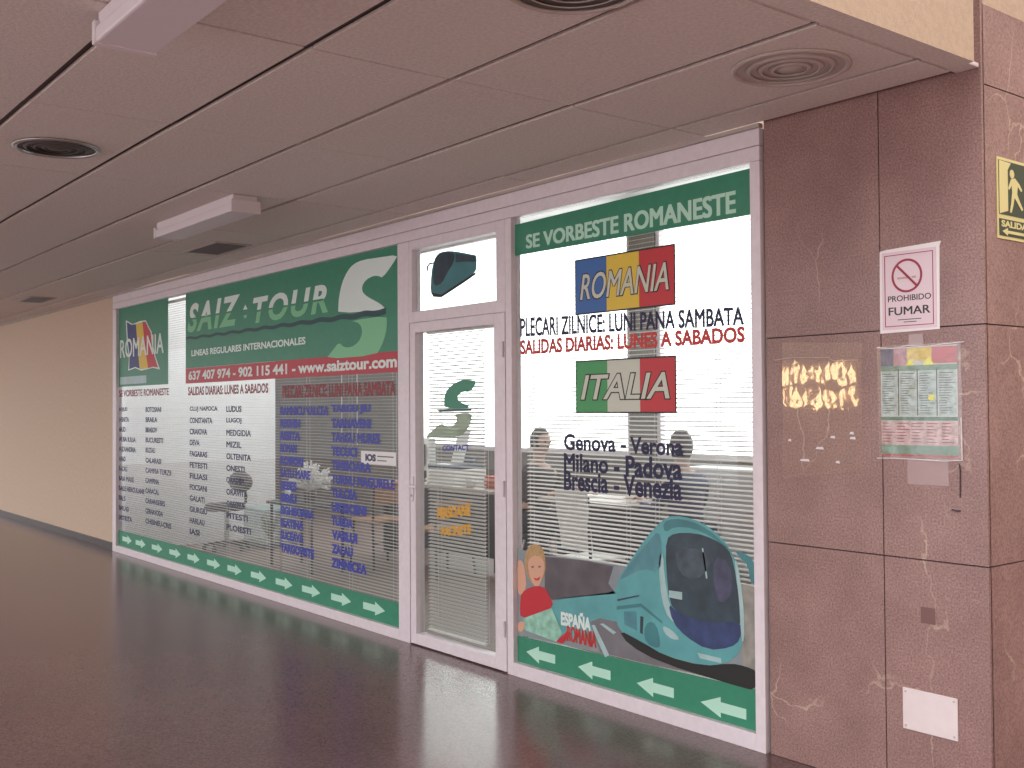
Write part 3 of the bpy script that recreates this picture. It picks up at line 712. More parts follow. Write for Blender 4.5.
# timetable poster
x0, x1, z0, z1 = 1.620, 1.942, 1.318, 1.742
t = thing('timetable_poster', 'colourful timetable poster in a clear sleeve taped below the no smoking sign', 'poster', (1.78, 0, 1.53))
wpoly('paper_sheet', rect(x0, x1, z0, z1), -.0005, mat('poster_paper', (.62, .64, .62), .4), t)
W = x1-x0; Hh = z1-z0
def pr_(a, b, c, d): return rect(x0+a*W, x0+b*W, z1-d*Hh, z1-c*Hh)
pc = {k: mat('poster_'+k, s2l(*v), .4, var=.3, vs=45) for k, v in dict(blue=(70, 80, 120), pink=(190, 140, 150), yellow=(225, 200, 90), red=(190, 80, 90), green=(70, 125, 100), pale=(175, 195, 190), palepink=(205, 175, 175), leaf=(110, 150, 130)).items()}
for nm, q, m in (('photo_panel', (0, .18, .01, .17), 'blue'), ('photo_panel', (.18, .36, .01, .17), 'pink'), ('photo_panel', (.36, .68, .01, .13), 'yellow'), ('photo_panel', (.68, 1, .01, .16), 'red'), ('green_strip', (.0, 1, .17, .22), 'leaf'), ('green_strip', (0, 1, .64, .675), 'green'), ('lower_panel', (0, 1, .68, .90), 'palepink'), ('green_strip', (0, 1, .9, .985), 'leaf')):
    wpoly(nm, pr_(*q), -.0022, pc[m], t, .0004)
M_yel = mat('bright_yellow', s2l(240, 240, 60), .4)
wpoly('yellow_triangle', [(x0+.34*W, z1-.17*Hh), (x0+.46*W, z1-.17*Hh), (x0+.40*W, z1-.11*Hh)], -.0028, M_yel, t, .0004)
wpoly('yellow_triangle', [(x0+.56*W, z1-.17*Hh), (x0+.72*W, z1-.17*Hh), (x0+.64*W, z1-.10*Hh)], -.0028, M_yel, t, .0004)
for k in range(4):
    a = .01+k*.25
    wpoly('column_panel', pr_(a, a+.225, .225, .63), -.0022, pc['pale'], t, .0004)
    bm = newbm()
    for r in range(17):
        zz = z1-(.245+r*.0225)*Hh; ww = random.uniform(.08, .19)*W
        box(bm, x0+(a+.015)*W, x0+(a+.015)*W+ww, -.0034, -.003, zz-.0012, zz+.0012)
    obj('text_lines', bm, M_dark if k % 2 else M_wave, t)
for k in range(3): wpoly('divider', pr_(.237+k*.25, .250+k*.25, .20, .63), -.003, M_wave, t, .0004)
bm = newbm()
for r in range(7):
    for k in range(5):
        zz = z1-(.70+r*.028)*Hh; xx = x0+(.02+k*.195)*W
        box(bm, xx, xx+random.uniform(.08, .17)*W, -.0034, -.003, zz-.0015, zz+.0015)
obj('text_lines', bm, M_maroon, t)
wpoly('red_edge', pr_(0, 1, .985, 1.0), -.003, M_fred, t, .0004)
A = at(932, 398, 0); wpoly('yellow_note', rect(A[0]-.012, A[0]+.012, A[1]-.008, A[1]+.012), -.0036, M_yel, t, .0004)
wpoly('clear_sleeve', [(x0-.012, z0-.014), (x1+.02, z0-.010), (x1+.016, z1+.01), (x0-.014, z1+.008)], -.0045, glass_mat('sleeve_plastic', (.97, .97, .97), bump=.25, boost=1.2, rough=.12), t, .0006)
def tape(name, pts, parent, m=None):
    bm = newbm()
    for a, b in zip(pts, pts[1:]):
        a = Vector((a[0], -.0056, a[1])); b = Vector((b[0], -.0056, b[1])); d = (b-a).length
        cyl(bm, a, b, .0016, n=6)
    return obj(name, bm, m or M_signe, parent)
tape('sleeve_edge', [(x0-.012, z1+.004), (x0+.06, z1-.004), (x0+.12, z1+.006), (x0+.2, z1-.003), (x0+.27, z1+.004), (x1+.03, z1+.008)], t)
tape('sleeve_edge', [(x0-.018, z0-.012), (x0+.05, z0-.010), (x1-.05, z0-.014), (x1+.018, z0-.008)], t)
tape('sleeve_edge', [(x1+.016, z0-.01), (x1+.014, z0+.15)], t)
wpoly('tape_tab', [(1.745, 1.742), (1.81, 1.742), (1.806, 1.79), (1.748, 1.79)], -.0045, mat('translucent_tape', (.7, .55, .55), .15, transp=.5), t, .0005)
wpoly('tape_tab', [(1.73, 1.21), (1.90, 1.21), (1.90, 1.31), (1.73, 1.31)], -.0005, mat('old_tape', (.7, .52, .52), .12, transp=.65), t, .0004)
# hanging thread under it
bm = newbm(); tube(bm, [(1.945, -.004, 1.295), (1.948, -.004, 1.27), (1.946, -.004, 1.17)], .0022, 6); tag(obj('string', bm, M_dark), 'short dark string hanging under the poster corner', 'string')
A = at(957, 511, 0); bm = newbm(); tube(bm, [(A[0]-.018, -.004, A[1]+.004), (A[0], -.006, A[1]), (A[0]+.016, -.004, A[1]+.002)], .003, 6); tag(obj('hook', bm, M_dark), 'tiny dark hook on the marble below the poster', 'hook')
# blank cover plate
o = wpoly('cover_plate', smoothpoly(rect(1.698, 1.925, .262, .421), 0), -.0005, mat('plate_paint', (.78, .68, .69), .45, var=.03, vs=20), None, .006)
b = o.modifiers.new('bevel', 'BEVEL'); b.width = .006; b.segments = 3; b.affect = 'EDGES'
tag(o, 'blank white rectangular cover plate screwed low on the marble', 'plate')
for sx in (1.712, 1.911):
    for sz in (.276, .407):
        bm = newbm(); cyl(bm, (sx, -.0064, sz), (sx, -.0078, sz), .0045, n=12); obj('screw', bm, M_steel, o)
A = at(928, 616, 0); o = wpoly('tape_mark', rect(A[0]-.03, A[0]+.03, A[1]-.03, A[1]+.032), -.0003, mat('brown_tape_residue', (.26, .14, .13), .5, transp=.35), None, .0004); tag(o, 'faint brown square of tape residue above the white plate', 'residue')
# clear plastic sleeve on the left slab
t = thing('plastic_sleeve', 'empty clear plastic sleeve with tape scraps on the left marble slab', 'sleeve', (1.33, 0, 1.5))
M_sheet = glass_mat('wrinkled_plastic', (.98, .96, .96), bump=.045, boost=1.6, rough=.02, haze=.0)
wpoly('sheet', [(1.135, 1.20), (1.53, 1.25), (1.535, 1.77), (1.14, 1.79)], -.0008, M_sheet, t, .0006)
tape('tape_edge', [(1.10, 1.715), (1.2, 1.722), (1.38, 1.715), (1.40, 1.70), (1.52, 1.70)], t, mat('crinkled_tape', (.75, .6, .55), .1, transp=.35))
for (u, v, w) in ((820, 376+72, .02), (805, 460, .025), (838, 462, .01), (790, 440, .008), (833, 437, .012), (853, 438, .014), (852, 433, .01)):
    A = at(u, v, 0); d = w
    wpoly('tape_scrap', [(A[0]-d, A[1]-.004), (A[0]+d, A[1]-.006), (A[0]+d*.8, A[1]+.005), (A[0]-d*.7, A[1]+.004)], -.002, mat('tape_scrap', (.85, .8, .85), .1), t, .0006)
# exit sign on the return wall
t = thing('exit_sign', 'photoluminescent SALIDA exit sign with a running figure on the side wall', 'sign', (2.05, .22, 2.29))
M_lum = mat('luminescent_yellow', s2l(225, 215, 150), .4); M_exg = mat('exit_dark_green', s2l(45, 65, 50), .4)
def ybox(name, y0, y1, z0, z1, xo, m, th=.002):
    bm = newbm(); box(bm, 2.05+xo, 2.05+xo+th, y0, y1, z0, z1); return obj(name, bm, m, t)
YA, YB = .100, .352
ybox('sign_plate', YA, YB, 2.137, 2.443, .0005, M_lum, .003)
ybox('pictogram_panel', YA+.010, YB-.010, 2.228, 2.432, .0038, M_exg, .001)
ybox('word_panel', YA+.010, YB-.010, 2.148, 2.212, .0038, M_exg, .001)
def ypoly(name, pts, m, xo=.0052):
    bm = newbm(); a = [bm.verts.new((2.05+xo, p[0], p[1])) for p in pts]; b_ = [bm.verts.new((2.05+xo+.001, p[0], p[1])) for p in pts]
    bm.faces.new(a); bm.faces.new(b_[::-1]); n = len(pts)
    for i in range(n): bm.faces.new((a[i], a[(i+1) % n], b_[(i+1) % n], b_[i]))
    return obj(name, bm, m, t)
ypoly('door_shape', [(YA+.012, 2.23), (YA+.075, 2.245), (YA+.075, 2.40), (YA+.10, 2.428), (YA+.012, 2.43)], M_lum)
def zz_(u, v): return (YA+.01+(u-280)/170*.20, 2.432-(v-165)/350*.204)
hp = []
for i in range(14): hp.append((YA+.108+.017*math.cos(2*PI*i/14), 2.388+.017*math.sin(2*PI*i/14)))
ypoly('figure_head', hp, M_lum)
ypoly('figure_body', [(YA+.10, 2.368), (YA+.13, 2.375), (YA+.165, 2.355), (YA+.185, 2.335), (YA+.178, 2.328), (YA+.15, 2.345), (YA+.145, 2.315), (YA+.165, 2.29), (YA+.19, 2.262), (YA+.18, 2.255), (YA+.145, 2.285), (YA+.125, 2.30), (YA+.115, 2.27), (YA+.10, 2.24), (YA+.088, 2.242), (YA+.10, 2.28), (YA+.108, 2.32), (YA+.105, 2.345), (YA+.085, 2.325), (YA+.078, 2.332)], M_lum)
text('lettering', 'SALIDA', YA+.025, YB-.03, 2.182, 2.207, 0, M_lum, t, .04, plane='yz', xplane=2.0550)
ypoly('arrow', [(YA+.03, 2.165), (YA+.07, 2.18), (YA+.07, 2.170), (YB-.05, 2.170), (YB-.05, 2.159), (YA+.07, 2.159), (YA+.07, 2.150)], M_lum)

# ================================================================== CEILING FITTINGS
def luminaire(label, x0, x1, y0, y1):
    t = thing('fluorescent_luminaire', label, 'ceiling light', ((x0+x1)/2, (y0+y1)/2, H))
    z = H
    bm = newbm(); box(bm, x0+.01, x1-.01, y0+.012, y1-.012, z-.05, z-.0005); obj('housing', bm, M_lav, t, bevel=.004)
    bm = newbm(); box(bm, x0, x1, y0, y1, z-.1, z-.05); obj('diffuser', bm, M_lav, t, bevel=.008)
    for xx in (x0-.004, x1-.026):
        bm = newbm(); box(bm, xx, xx+.03, y0-.004, y1+.004, z-.104, z-.03); obj('end_cap', bm, M_lav, t, bevel=.004)
    return t
luminaire('nearest white box luminaire on the ceiling, top left', .655, 1.90, -2.757, -2.567)
lu = luminaire('farther white box luminaire on the ceiling above the banner window', -3.0, -1.75, -1.255, -1.08)
# grille-less round diffusers
def diffuser(label, cx_, cy_, r, m, m2, dark):
    t = thing('air_diffuser', label, 'air diffuser', (cx_, cy_, H))
    bm = newbm(); lathe(bm, [(r-.022, 0), (r, -.001), (r, -.006), (r-.010, -.011), (r-.022, -.009), (r-.022, 0)], (cx_, cy_, H), 48); obj('outer_ring', bm, m, t, smooth=True)
    for k, rr in enumerate((r*.78, r*.58, r*.38)):
        bm = newbm(); lathe(bm, [(rr, -.001), (rr-.020, -.012), (rr-.024, -.010), (rr-.006, -.001)], (cx_, cy_, H), 40); obj('cone_ring', bm, m2, t, smooth=True)
    bm = newbm(); lathe(bm, [(r-.02, -.0004), (r-.02, -.0024), (0.0, -.0024)], (cx_, cy_, H), 40); obj('backing', bm, dark, t)
    bm = newbm(); lathe(bm, [(0, -.012), (r*.2, -.009), (r*.22, -.002)], (cx_, cy_, H), 32); obj('centre_disc', bm, m2, t, smooth=True)
M_grid = mat('diffuser_dark_paint', (.10, .09, .085), .5)
diffuser('round dark air diffuser with a shiny rim, left part of the ceiling', -1.225, -2.355, .195, M_steel, M_grid, M_dark)
M_tp = mat('diffuser_tile_paint', (.52, .45, .42), .6)
diffuser('round painted air diffuser beside the beige fascia, above the marble', 1.625, -.56, .215, M_tp, M_tp, M_tp)
diffuser('round painted air diffuser cut by the top edge of the photo', 1.72, -1.70, .215, M_tp, M_tp, M_grid)
def vent(label, x0, x1, y0, y1):
    t = thing('ceiling_vent', label, 'vent', ((x0+x1)/2, (y0+y1)/2, H))
    bm = newbm(); w = .02
    for a in ((x0, x1, y0, y0+w), (x0, x1, y1-w, y1), (x0, x0+w, y0+w, y1-w), (x1-w, x1, y0+w, y1-w)): box(bm, a[0], a[1], a[2], a[3], H-.008, H-.0005)
    obj('vent_frame', bm, M_tp, t)
    bm = newbm(); box(bm, x0+w, x1-w, y0+w, y1-w, H-.0025, H-.0005); obj('backing', bm, M_dark, t)
    bm = newbm(); y = y0+w+.012
    while y < y1-w-.008:
        box(bm, x0+w, x1-w, y-.001, y+.001, H-.011, H-.001, rot=Matrix.Rotation(.6, 3, 'X')); y += .022
    obj('louvre_slats', bm, M_grid, t)
vent('dark rectangular ceiling vent beside the farther luminaire', -4.12, -3.50, -.62, -.33)
vent('dark rectangular ceiling vent at the far left end of the corridor', -8.95, -8.35, -.70, -.42)

# ================================================================== SHOP CONTENTS
def chair(label, x, y, rz, m_seat, m_leg, seat_z=.45, b0=.55, b1=.80, w=.42, group='visitor chairs in the shop', round_=False):
    t = thing('visitor_chair', label, 'chair', (x, y, 0), group)
    def part(name, bm, m, bevel=0):
        o = obj(name, bm, m, None, bevel); o.parent = t; return o
    h = w/2
    bm = newbm(); box(bm, -h, h, -h, h, seat_z-.03, seat_z); part('seat', bm, m_seat, .012)
    bm = newbm(); box(bm, -h+.01, h-.01, h-.03, h-.008, b0, b1, rot=Matrix.Rotation(-.12, 3, 'X')); part('backrest', bm, m_seat, .01)
    for sx in (-1, 1):
        bm = newbm(); cyl(bm, (sx*(h-.025), -(h-.03), seat_z-.028), (sx*h, -h, 0), .012); part('leg', bm, m_leg)
        bm = newbm(); tube(bm, [(sx*(h-.02), h-.01, b1-.04), (sx*(h-.02), h-.035, seat_z-.02), (sx*h, h+.02, 0)], .012); part('leg', bm, m_leg)
    bm = newbm(); tube(bm, [(-h+.02, h-.03, .24), (h-.02, h-.03, .24)], .008); part('stretcher', bm, m_leg)
    t.rotation_euler = (0, 0, rz)
    return t
chair('tan wooden chair with dark legs seen through the door glass', -4.0, 1.73, PI/2+PI, M_woodtan, M_dark, .44, .56, .69, .42)
chair('tan wooden chair with thin dark legs behind the blue lettering', -4.88, 1.62, PI/2+PI, M_woodtan, M_dark, .46, .60, .82, .42)
chair('white backed chair drawn up to the desk between the two seated people', -1.66, 1.42, PI, mat('white_chair_plastic', (.8, .8, .76), .5), M_dark, .45, .50, .93, .36)
def desk(label, x0, x1, y0, y1, z=.75, ins=.02):
    t = thing('office_desk', label, 'desk', ((x0+x1)/2, (y0+y1)/2, 0), 'desks in the shop')
    bm = newbm(); box(bm, x0, x1, y0, y1, z-.03, z); obj('desk_top', bm, M_desk, t, bevel=.004)
    for xx in (x0+ins, x1-ins-.03):
        bm = newbm(); box(bm, xx, xx+.03, y0+.05, y1-.02, 0, z-.0305); obj('side_panel', bm, M_deskd, t)
    bm = newbm(); box(bm, x0+ins+.031, x1-ins-.031, y0+.09, y0+.11, .12, z-.0305); obj('front_panel', bm, M_deskd, t)
desk('long desk with a printer and papers, seen through the door', -5.75, -3.75, 2.12, 2.85)
desk('desk between the two seated people behind the right window', -2.98, -1.90, 2.02, 2.75, ins=.33)
desk('dark low desk at the right end of the room behind the coach picture', -.7, 1.3, 2.2, 2.9)
# printer
t = thing('printer', 'white office printer with paper standing in its tray on the long desk', 'printer', (-4.9, 2.5, .75))
bm = newbm(); box(bm, -5.14, -4.64, 2.32, 2.72, .7505, .90); obj('printer_body', bm, M_paper, t, bevel=.015)
bm = newbm(); box(bm, -5.14, -4.66, 2.34, 2.70, .901, .945); obj('printer_lid', bm, mat('printer_blue_grey', s2l(60, 80, 105), .4), t, bevel=.01)
bm = newbm(); box(bm, -5.02, -4.72, 2.62, 2.64, .945, 1.02, rot=Matrix.Rotation(-.25, 3, 'X')); obj('paper_support', bm, mat('printer_dark_blue', s2l(50, 65, 95), .4), t)
bm = newbm(); box(bm, -5.0, -4.79, 2.585, 2.59, .95, 1.30, rot=Matrix.Rotation(-.3, 3, 'X')); obj('paper_stack', bm, M_paper, t)
# monitor
t = thing('monitor', 'computer monitor with a pale edge on the long desk, left of the printer', 'monitor', (-5.35, 2.5, .75))
bm = newbm(); box(bm, -5.62, -5.22, 2.44, 2.50, .86, 1.20); obj('screen_housing', bm, M_paper, t, bevel=.01)
bm = newbm(); box(bm, -5.58, -5.26, 2.5005, 2.504, .895, 1.165); obj('screen', bm, M_dark, t)
bm = newbm(); box(bm, -5.52, -5.32, 2.40, 2.4395, .91, 1.14); obj('rear_shell', bm, M_dark, t, bevel=.015)
bm = newbm(); box(bm, -5.45, -5.39, 2.44, 2.48, .765, .859); box(bm, -5.54, -5.30, 2.38, 2.56, .7505, .765); obj('stand', bm, M_dark, t, bevel=.004)
# desk clutter
bm = newbm(); lathe(bm, [(.0, 0), (.038, 0), (.04, .10), (.034, .10), (.032, .01), (0, .01)], (-4.28, 2.25, .7505), 20); tag(obj('mug', bm, M_paper, smooth=True), 'white mug on the front edge of the long desk', 'mug')
for k in range(5):
    bm = newbm(); a = random.uniform(-.15, .15); box(bm, -.15, .15, -.11, .11, 0, .022, rot=Matrix.Rotation(a, 3, 'Z'), piv=Vector((0, 0, 0)))
    bmesh.ops.translate(bm, verts=bm.verts, vec=(-4.02, 2.45, .7505+k*.0225))
    words = ['bottom', 'second', 'middle', 'fourth', 'top']
    cl = [(.5, .1, .08), (.55, .25, .15), (.5, .12, .1), (.6, .4, .3), (.55, .1, .08)][k]
    tag(obj('folder', bm, mat('folder_card_%d' % k, cl, .6), bevel=.003), '%s folder in the red and tan stack on the long desk' % words[k], 'folder', 'folders stacked on the long desk')
bm = newbm(); box(bm, -.2, .2, -.14, .14, 0, .02, rot=Matrix.Rotation(.2, 3, 'Z'), piv=Vector((0, 0, 0))); bmesh.ops.translate(bm, verts=bm.verts, vec=(-4.62, 2.16+.0, .7505)); 
for v in bm.verts: v.co.y = max(v.co.y, 2.125) if v.co.y < 2.125 else min(v.co.y, 2.30)
tag(obj('papers', bm, M_paper), 'loose white papers on the long desk in front of the printer', 'papers')
# small table with dried plant and bottle
t = thing('side_table', 'small dark side table holding the white dried plant', 'table', (-5.15, 1.0, 0))
bm = newbm(); box(bm, -5.62, -4.72, .78, 1.18, .60, .63); obj('table_top', bm, M_deskd, t, bevel=.004)
for sx in (-5.58, -4.76):
    for sy in (.82, 1.14):
        bm = newbm(); cyl(bm, (sx, sy, 0), (sx, sy, .5995), .015); obj('leg', bm, M_dark, t)
t = thing('dried_plant', 'spiky white dried plant in a small pot behind the blue lettering', 'plant', (-5.1, .98, .63))
bm = newbm(); lathe(bm, [(0, 0), (.05, 0), (.065, .1), (.055, .1), (.05, .02), (0, .02)], (-5.1, .98, .6305), 20); obj('pot', bm, M_dark, t, smooth=True)
bm = newbm()
for i in range(130):
    a = random.uniform(0, 2*PI); e = random.uniform(.0, 1.45); L_ = random.uniform(.14, .24)
    p0 = Vector((-5.1, .98, .74+random.uniform(0, .05))); d = Vector((math.cos(a)*math.cos(e), math.sin(a)*math.cos(e), math.sin(e)+.1))
    p1 = p0+d*L_*.6; p2 = p1+(d+Vector((0, 0, -.25)))*L_*.5
    cyl(bm, p0, p1, .006, .005, n=5); cyl(bm, p1, p2, .005, .012, n=5)
obj('fronds', bm, M_paper, t)
A = at(292, 500, .95)
bm = newbm(); lathe(bm, [(0, 0), (.026, 0), (.028, .03), (.028, .12), (.012, .15), (.011, .18), (0, .18)], (-5.5, .95, .6305), 20); tag(obj('bottle', bm, M_paper, smooth=True), 'slim white bottle standing left of the dried plant', 'bottle')
# dark office chair and little glass case by the white partition
t = thing('office_chair', 'dark rounded office chair in front of the white partition', 'chair', (-6.95, .95, 0))
bm = newbm(); lathe(bm, [(0, -.035), (.17, -.035), (.2, 0), (.17, .03), (0, .035)], (0, 0, 0), 28)
bmesh.ops.transform(bm, matrix=Matrix.Translation((-7.05, 1.15, .72)) @ Matrix.Rotation(PI/2-.1, 4, 'X') @ Matrix.Diagonal((1.45, .6, 1, 1)), verts=bm.verts); obj('backrest', bm, M_dark, t, smooth=True)
bm = newbm(); lathe(bm, [(0, -.04), (.19, -.04), (.22, -.01), (.2, .03), (0, .04)], (-6.95, .93, .47), 28); obj('seat', bm, M_dark, t, smooth=True)
bm = newbm(); tube(bm, [(-7.0, 1.185, .72), (-6.95, 1.17, .50), (-6.95, .95, .43)], .014); obj('back_bar', bm, M_dark, t)
bm = newbm(); cyl(bm, (-6.95, .95, .07), (-6.95, .95, .44), .025); obj('gas_column', bm, M_steel, t)
for k in range(5):
    a = 2*PI*k/5+.3; ex, ey = -6.95+.24*math.cos(a), .95+.24*math.sin(a)
    bm = newbm(); tube(bm, [(-6.95, .95, .09), (ex, ey, .06)], .016); cyl(bm, (ex, ey-.014, .026), (ex, ey+.014, .026), .026, n=16); obj('castor_leg', bm, M_dark, t)
t = thing('glass_case', 'small glass display case on the shop floor next to the partition', 'display case', (-7.0, 1.48, 0))
bm = newbm(); box(bm, -7.28, -6.74, 1.28, 1.68, 0.0, .05); obj('base', bm, mat('case_base', (.15, .15, .2), .4), t, bevel=.004)
bm = newbm(); box(bm, -7.27, -6.75, 1.29, 1.67, .051, .40); obj('glass_box', bm, glass_mat('case_glass', (.85, .93, .93), boost=1.5, haze=.2), t)
bm = newbm(); box(bm, -7.28, -6.74, 1.28, 1.68, .401, .42); obj('lid', bm, mat('case_lid', (.25, .4, .4), .3), t, bevel=.003)
bm = newbm()
for i in range(26):
    a = random.uniform(0, 2*PI); p = Vector((-7.0, 1.48, .075)); d = Vector((math.cos(a)*.10, math.sin(a)*.10, random.uniform(.12, .28)))
    cyl(bm, p, p+d, .004, .008, n=5)
tag(obj('green_plant', bm, mat('leaf_green', (.12, .2, .06), .6)), 'little green plant inside the glass display case', 'plant')
# low filing cabinet under the back windows, right
t = thing('filing_cabinet', 'pale grey cabinet under the back window at the right', 'cabinet', (-2.2, 3.9, 0))
bm = newbm(); box(bm, -2.9, -.9, 3.7, 4.15, 0, .95); obj('cabinet_body', bm, mat('cabinet_grey', (.6, .6, .62), .5), t, bevel=.005)
for k in range(4):
    bm = newbm(); box(bm, -2.88+.495*k, -2.88+.495*k+.475, 3.685, 3.6995, .05, .9); d = obj('cabinet_door', bm, mat('cabinet_door_grey', (.55, .55, .58), .5), t, bevel=.003)
    bm = newbm(); cyl(bm, (-2.88+.495*k+.43, 3.67, .6), (-2.88+.495*k+.43, 3.67, .72), .006); obj('handle', bm, M_steel, d)

# ---------------- people (seated, upper bodies seen through the slats)
def skinobj(name, verts, edges, radii, m, parent, root=0, sub=2):
    me = bpy.data.meshes.new(name); me.from_pydata([Vector(v) for v in verts], edges, [])
    o = bpy.data.objects.new(name, me); C.objects.link(o)
    sk = o.modifiers.new('skin', 'SKIN'); sk.use_smooth_shade = True
    for i, d in enumerate(me.skin_vertices[0].data):
        r = radii[i]; d.radius = (r, r) if not isinstance(r, tuple) else r; d.use_root = (i == root)
    s = o.modifiers.new('sub', 'SUBSURF'); s.levels = sub; s.render_levels = sub
    me.materials.append(m)
    if parent: o.parent = parent
    return o
def person(label, x, y, rz, shirt, trousers, hair, reach=.45, seat=.46, lean=.0, hairlong=False):
    t = thing('person', label, 'person', (x, y, 0))
    # local frame: faces +x ; left = +y
    L = []
    hp = Vector((0, 0, seat+.10))
    sp = [(0, 0, seat+.10), (.01+lean*.3, 0, seat+.24), (.02+lean*.6, 0, seat+.38), (.02+lean, 0, seat+.50), (.03+lean, 0, seat+.56), (.045+lean, 0, seat+.62), (.06+lean, 0, seat+.70), (.065+lean, 0, seat+.78)]
    r = [(.15, .12), (.14, .105), (.155, .11), (.13, .09), (.055, .055), (.052, .055), (.072, .088), (.07, .085)]
    V = list(sp); E = [(i, i+1) for i in range(7)]; R = list(r)
    for s in (-1, 1):
        b = len(V)
        V += [(.02+lean, s*.15, seat+.49), (.03+lean, s*.19, seat+.44), (.10+lean, s*.225, seat+.27), (.12+lean+reach*.28, s*.20, seat+.255), (.10+lean+reach*.62, s*.13, seat+.325), (.10+lean+reach*.78, s*.115, seat+.325)]
        R += [.06, .052, .042, .038, .028, (.036, .018)]
        E += [(3, b), (b, b+1), (b+1, b+2), (b+2, b+3), (b+3, b+4), (b+4, b+5)]
        # legs
        c = len(V)
        V += [(.03, s*.09, seat+.06), (.25, s*.11, seat+.065), (.44, s*.12, seat+.05), (.45, s*.12, .28), (.43, s*.12, .08), (.47, s*.12, .045), (.58, s*.125, .03)]
        R += [.085, .075, .058, .05, .035, .035, .03]
        E += [(0, c)]+[(c+i, c+i+1) for i in range(6)]
    body = skinobj('body', V, E, R, M_skin, t, 0)
    # shirt over torso and sleeves
    V2 = [sp[0], sp[1], sp[2], sp[3], (.03+lean, 0, seat+.545)]; R2 = [(.165, .135), (.155, .12), (.17, .125), (.145, .10), (.068, .066)]; E2 = [(0, 1), (1, 2), (2, 3), (3, 4)]
    for s in (-1, 1):
        b = len(V2)
        V2 += [(.02+lean, s*.15, seat+.49), (.03+lean, s*.19, seat+.44), (.10+lean, s*.225, seat+.27), (.12+lean+reach*.28, s*.20, seat+.258), (.10+lean+reach*.50, s*.15, seat+.30)]
        R2 += [.072, .064, .054, .050, .042]; E2 += [(3, b), (b, b+1), (b+1, b+2), (b+2, b+3), (b+3, b+4)]
    skinobj('shirt', V2, E2, R2, shirt, t, 0)
    V3 = [(0, 0, seat+.11)]; R3 = [(.17, .14)]; E3 = []
    for s in (-1, 1):
        c = len(V3)
        V3 += [(.03, s*.09, seat+.065), (.25, s*.11, seat+.068), (.44, s*.12, seat+.052), (.45, s*.12, .28), (.43, s*.12, .10)]
        R3 += [.095, .085, .068, .06, .05]; E3 += [(0, c)]+[(c+i, c+i+1) for i in range(4)]
    skinobj('trousers', V3, E3, R3, trousers, t, 0)
    for s in (-1, 1):
        bm = newbm(); r_ = bmesh.ops.create_uvsphere(bm, u_segments=16, v_segments=10, radius=1)
        bmesh.ops.transform(bm, matrix=Matrix.Translation((.52, s*.122, .045)) @ Matrix.Diagonal((.13, .048, .044, 1)), verts=bm.verts); o = obj('shoe', bm, M_dark, None, smooth=True); o.parent = t
    # face
    hc = Vector((.07+lean, 0, seat+.745))
    bm = newbm(); bmesh.ops.create_uvsphere(bm, u_segments=24, v_segments=16, radius=1)
    for v in bm.verts:
        c = v.co
        k = 1-.18*max(0, -c.z)
        v.co = Vector((c.x*.095*k, c.y*.074*k, c.z*.118))+hc
    bmesh.ops.create_cone(bm, segments=8, radius1=.014, radius2=.004, depth=.04, matrix=Matrix.Translation(hc+Vector((.096, 0, -.01))) @ Matrix.Rotation(.45, 4, 'Y'))
    for s in (-1, 1):
        e = bmesh.ops.create_uvsphere(bm, u_segments=10, v_segments=6, radius=1)
        bmesh.ops.transform(bm, matrix=Matrix.Translation(hc+Vector((0, s*.076, -.01))) @ Matrix.Diagonal((.018, .008, .03, 1)), verts=e['verts'])
    o = obj('head', bm, M_skin, None, smooth=True); o.parent = t
    for s in (-1, 1):
        bm = newbm(); e = bmesh.ops.create_uvsphere(bm, u_segments=10, v_segments=8, radius=.011); bmesh.ops.translate(bm, verts=bm.verts, vec=hc+Vector((.082, s*.03, .008))); q = obj('eye', bm, M_dark, o, smooth=True); q.parent = o; q.matrix_parent_inverse = Matrix()
    bm = newbm(); box(bm, hc.x+.078, hc.x+.088, -.022, .022, hc.z-.056, hc.z-.050); q = obj('mouth', bm, M_maroon, o); q.matrix_parent_inverse = Matrix()
    # hair cap
    bm = newbm(); bmesh.ops.create_uvsphere(bm, u_segments=24, v_segments=16, radius=1)
    for v in bm.verts:
        c = v.co.copy()
        x_ = c.x*.106; zz = c.z*.128
        if c.x > .15 and c.z < .55: x_ = min(x_, .045); 
        if c.z < -.35 and not hairlong: zz = -.05
        v.co = Vector((x_-.012, c.y*.084, zz+.008))+hc
    o2 = obj('hair', bm, hair, None, smooth=True); o2.parent = t
    # hands: palm + four fingers + thumb
    for s in (-1, 1):
        wx, wy, wz = .10+lean+reach*.80, s*.112, seat+.322
        V4 = [(wx, wy, wz), (wx+.045, wy, wz), (wx+.085, wy, wz)]; R4 = [(.024, .014), (.034, .014), (.032, .012)]; E4 = [(0, 1), (1, 2)]
        for k, ln in enumerate((.062, .072, .068, .052)):
            b = len(V4); yy = wy+(k-1.5)*.018
            V4 += [(wx+.092, yy, wz), (wx+.092+ln*.5, yy+(k-1.5)*.002, wz-.002), (wx+.092+ln, yy+(k-1.5)*.003, wz-.012)]
            R4 += [.0085, .008, .0065]; E4 += [(2, b), (b, b+1), (b+1, b+2)]
        b = len(V4); V4 += [(wx+.035, wy-s*.034, wz), (wx+.065, wy-s*.052, wz-.004), (wx+.088, wy-s*.056, wz-.010)]; R4 += [.011, .009, .007]; E4 += [(0, b), (b, b+1), (b+1, b+2)]
        skinobj('hand', V4, E4, R4, M_skin, t, 0, 1)
    t.rotation_euler = (0, 0, rz)
    return t
person('person in a dark top seated left of the desk behind the right window', -3.32, 2.28, .1, mat('black_brown_cloth', (.05, .04, .04), .8), mat('dark_trousers', (.03, .03, .05), .8), mat('brown_hair', (.06, .035, .025), .6), .46)
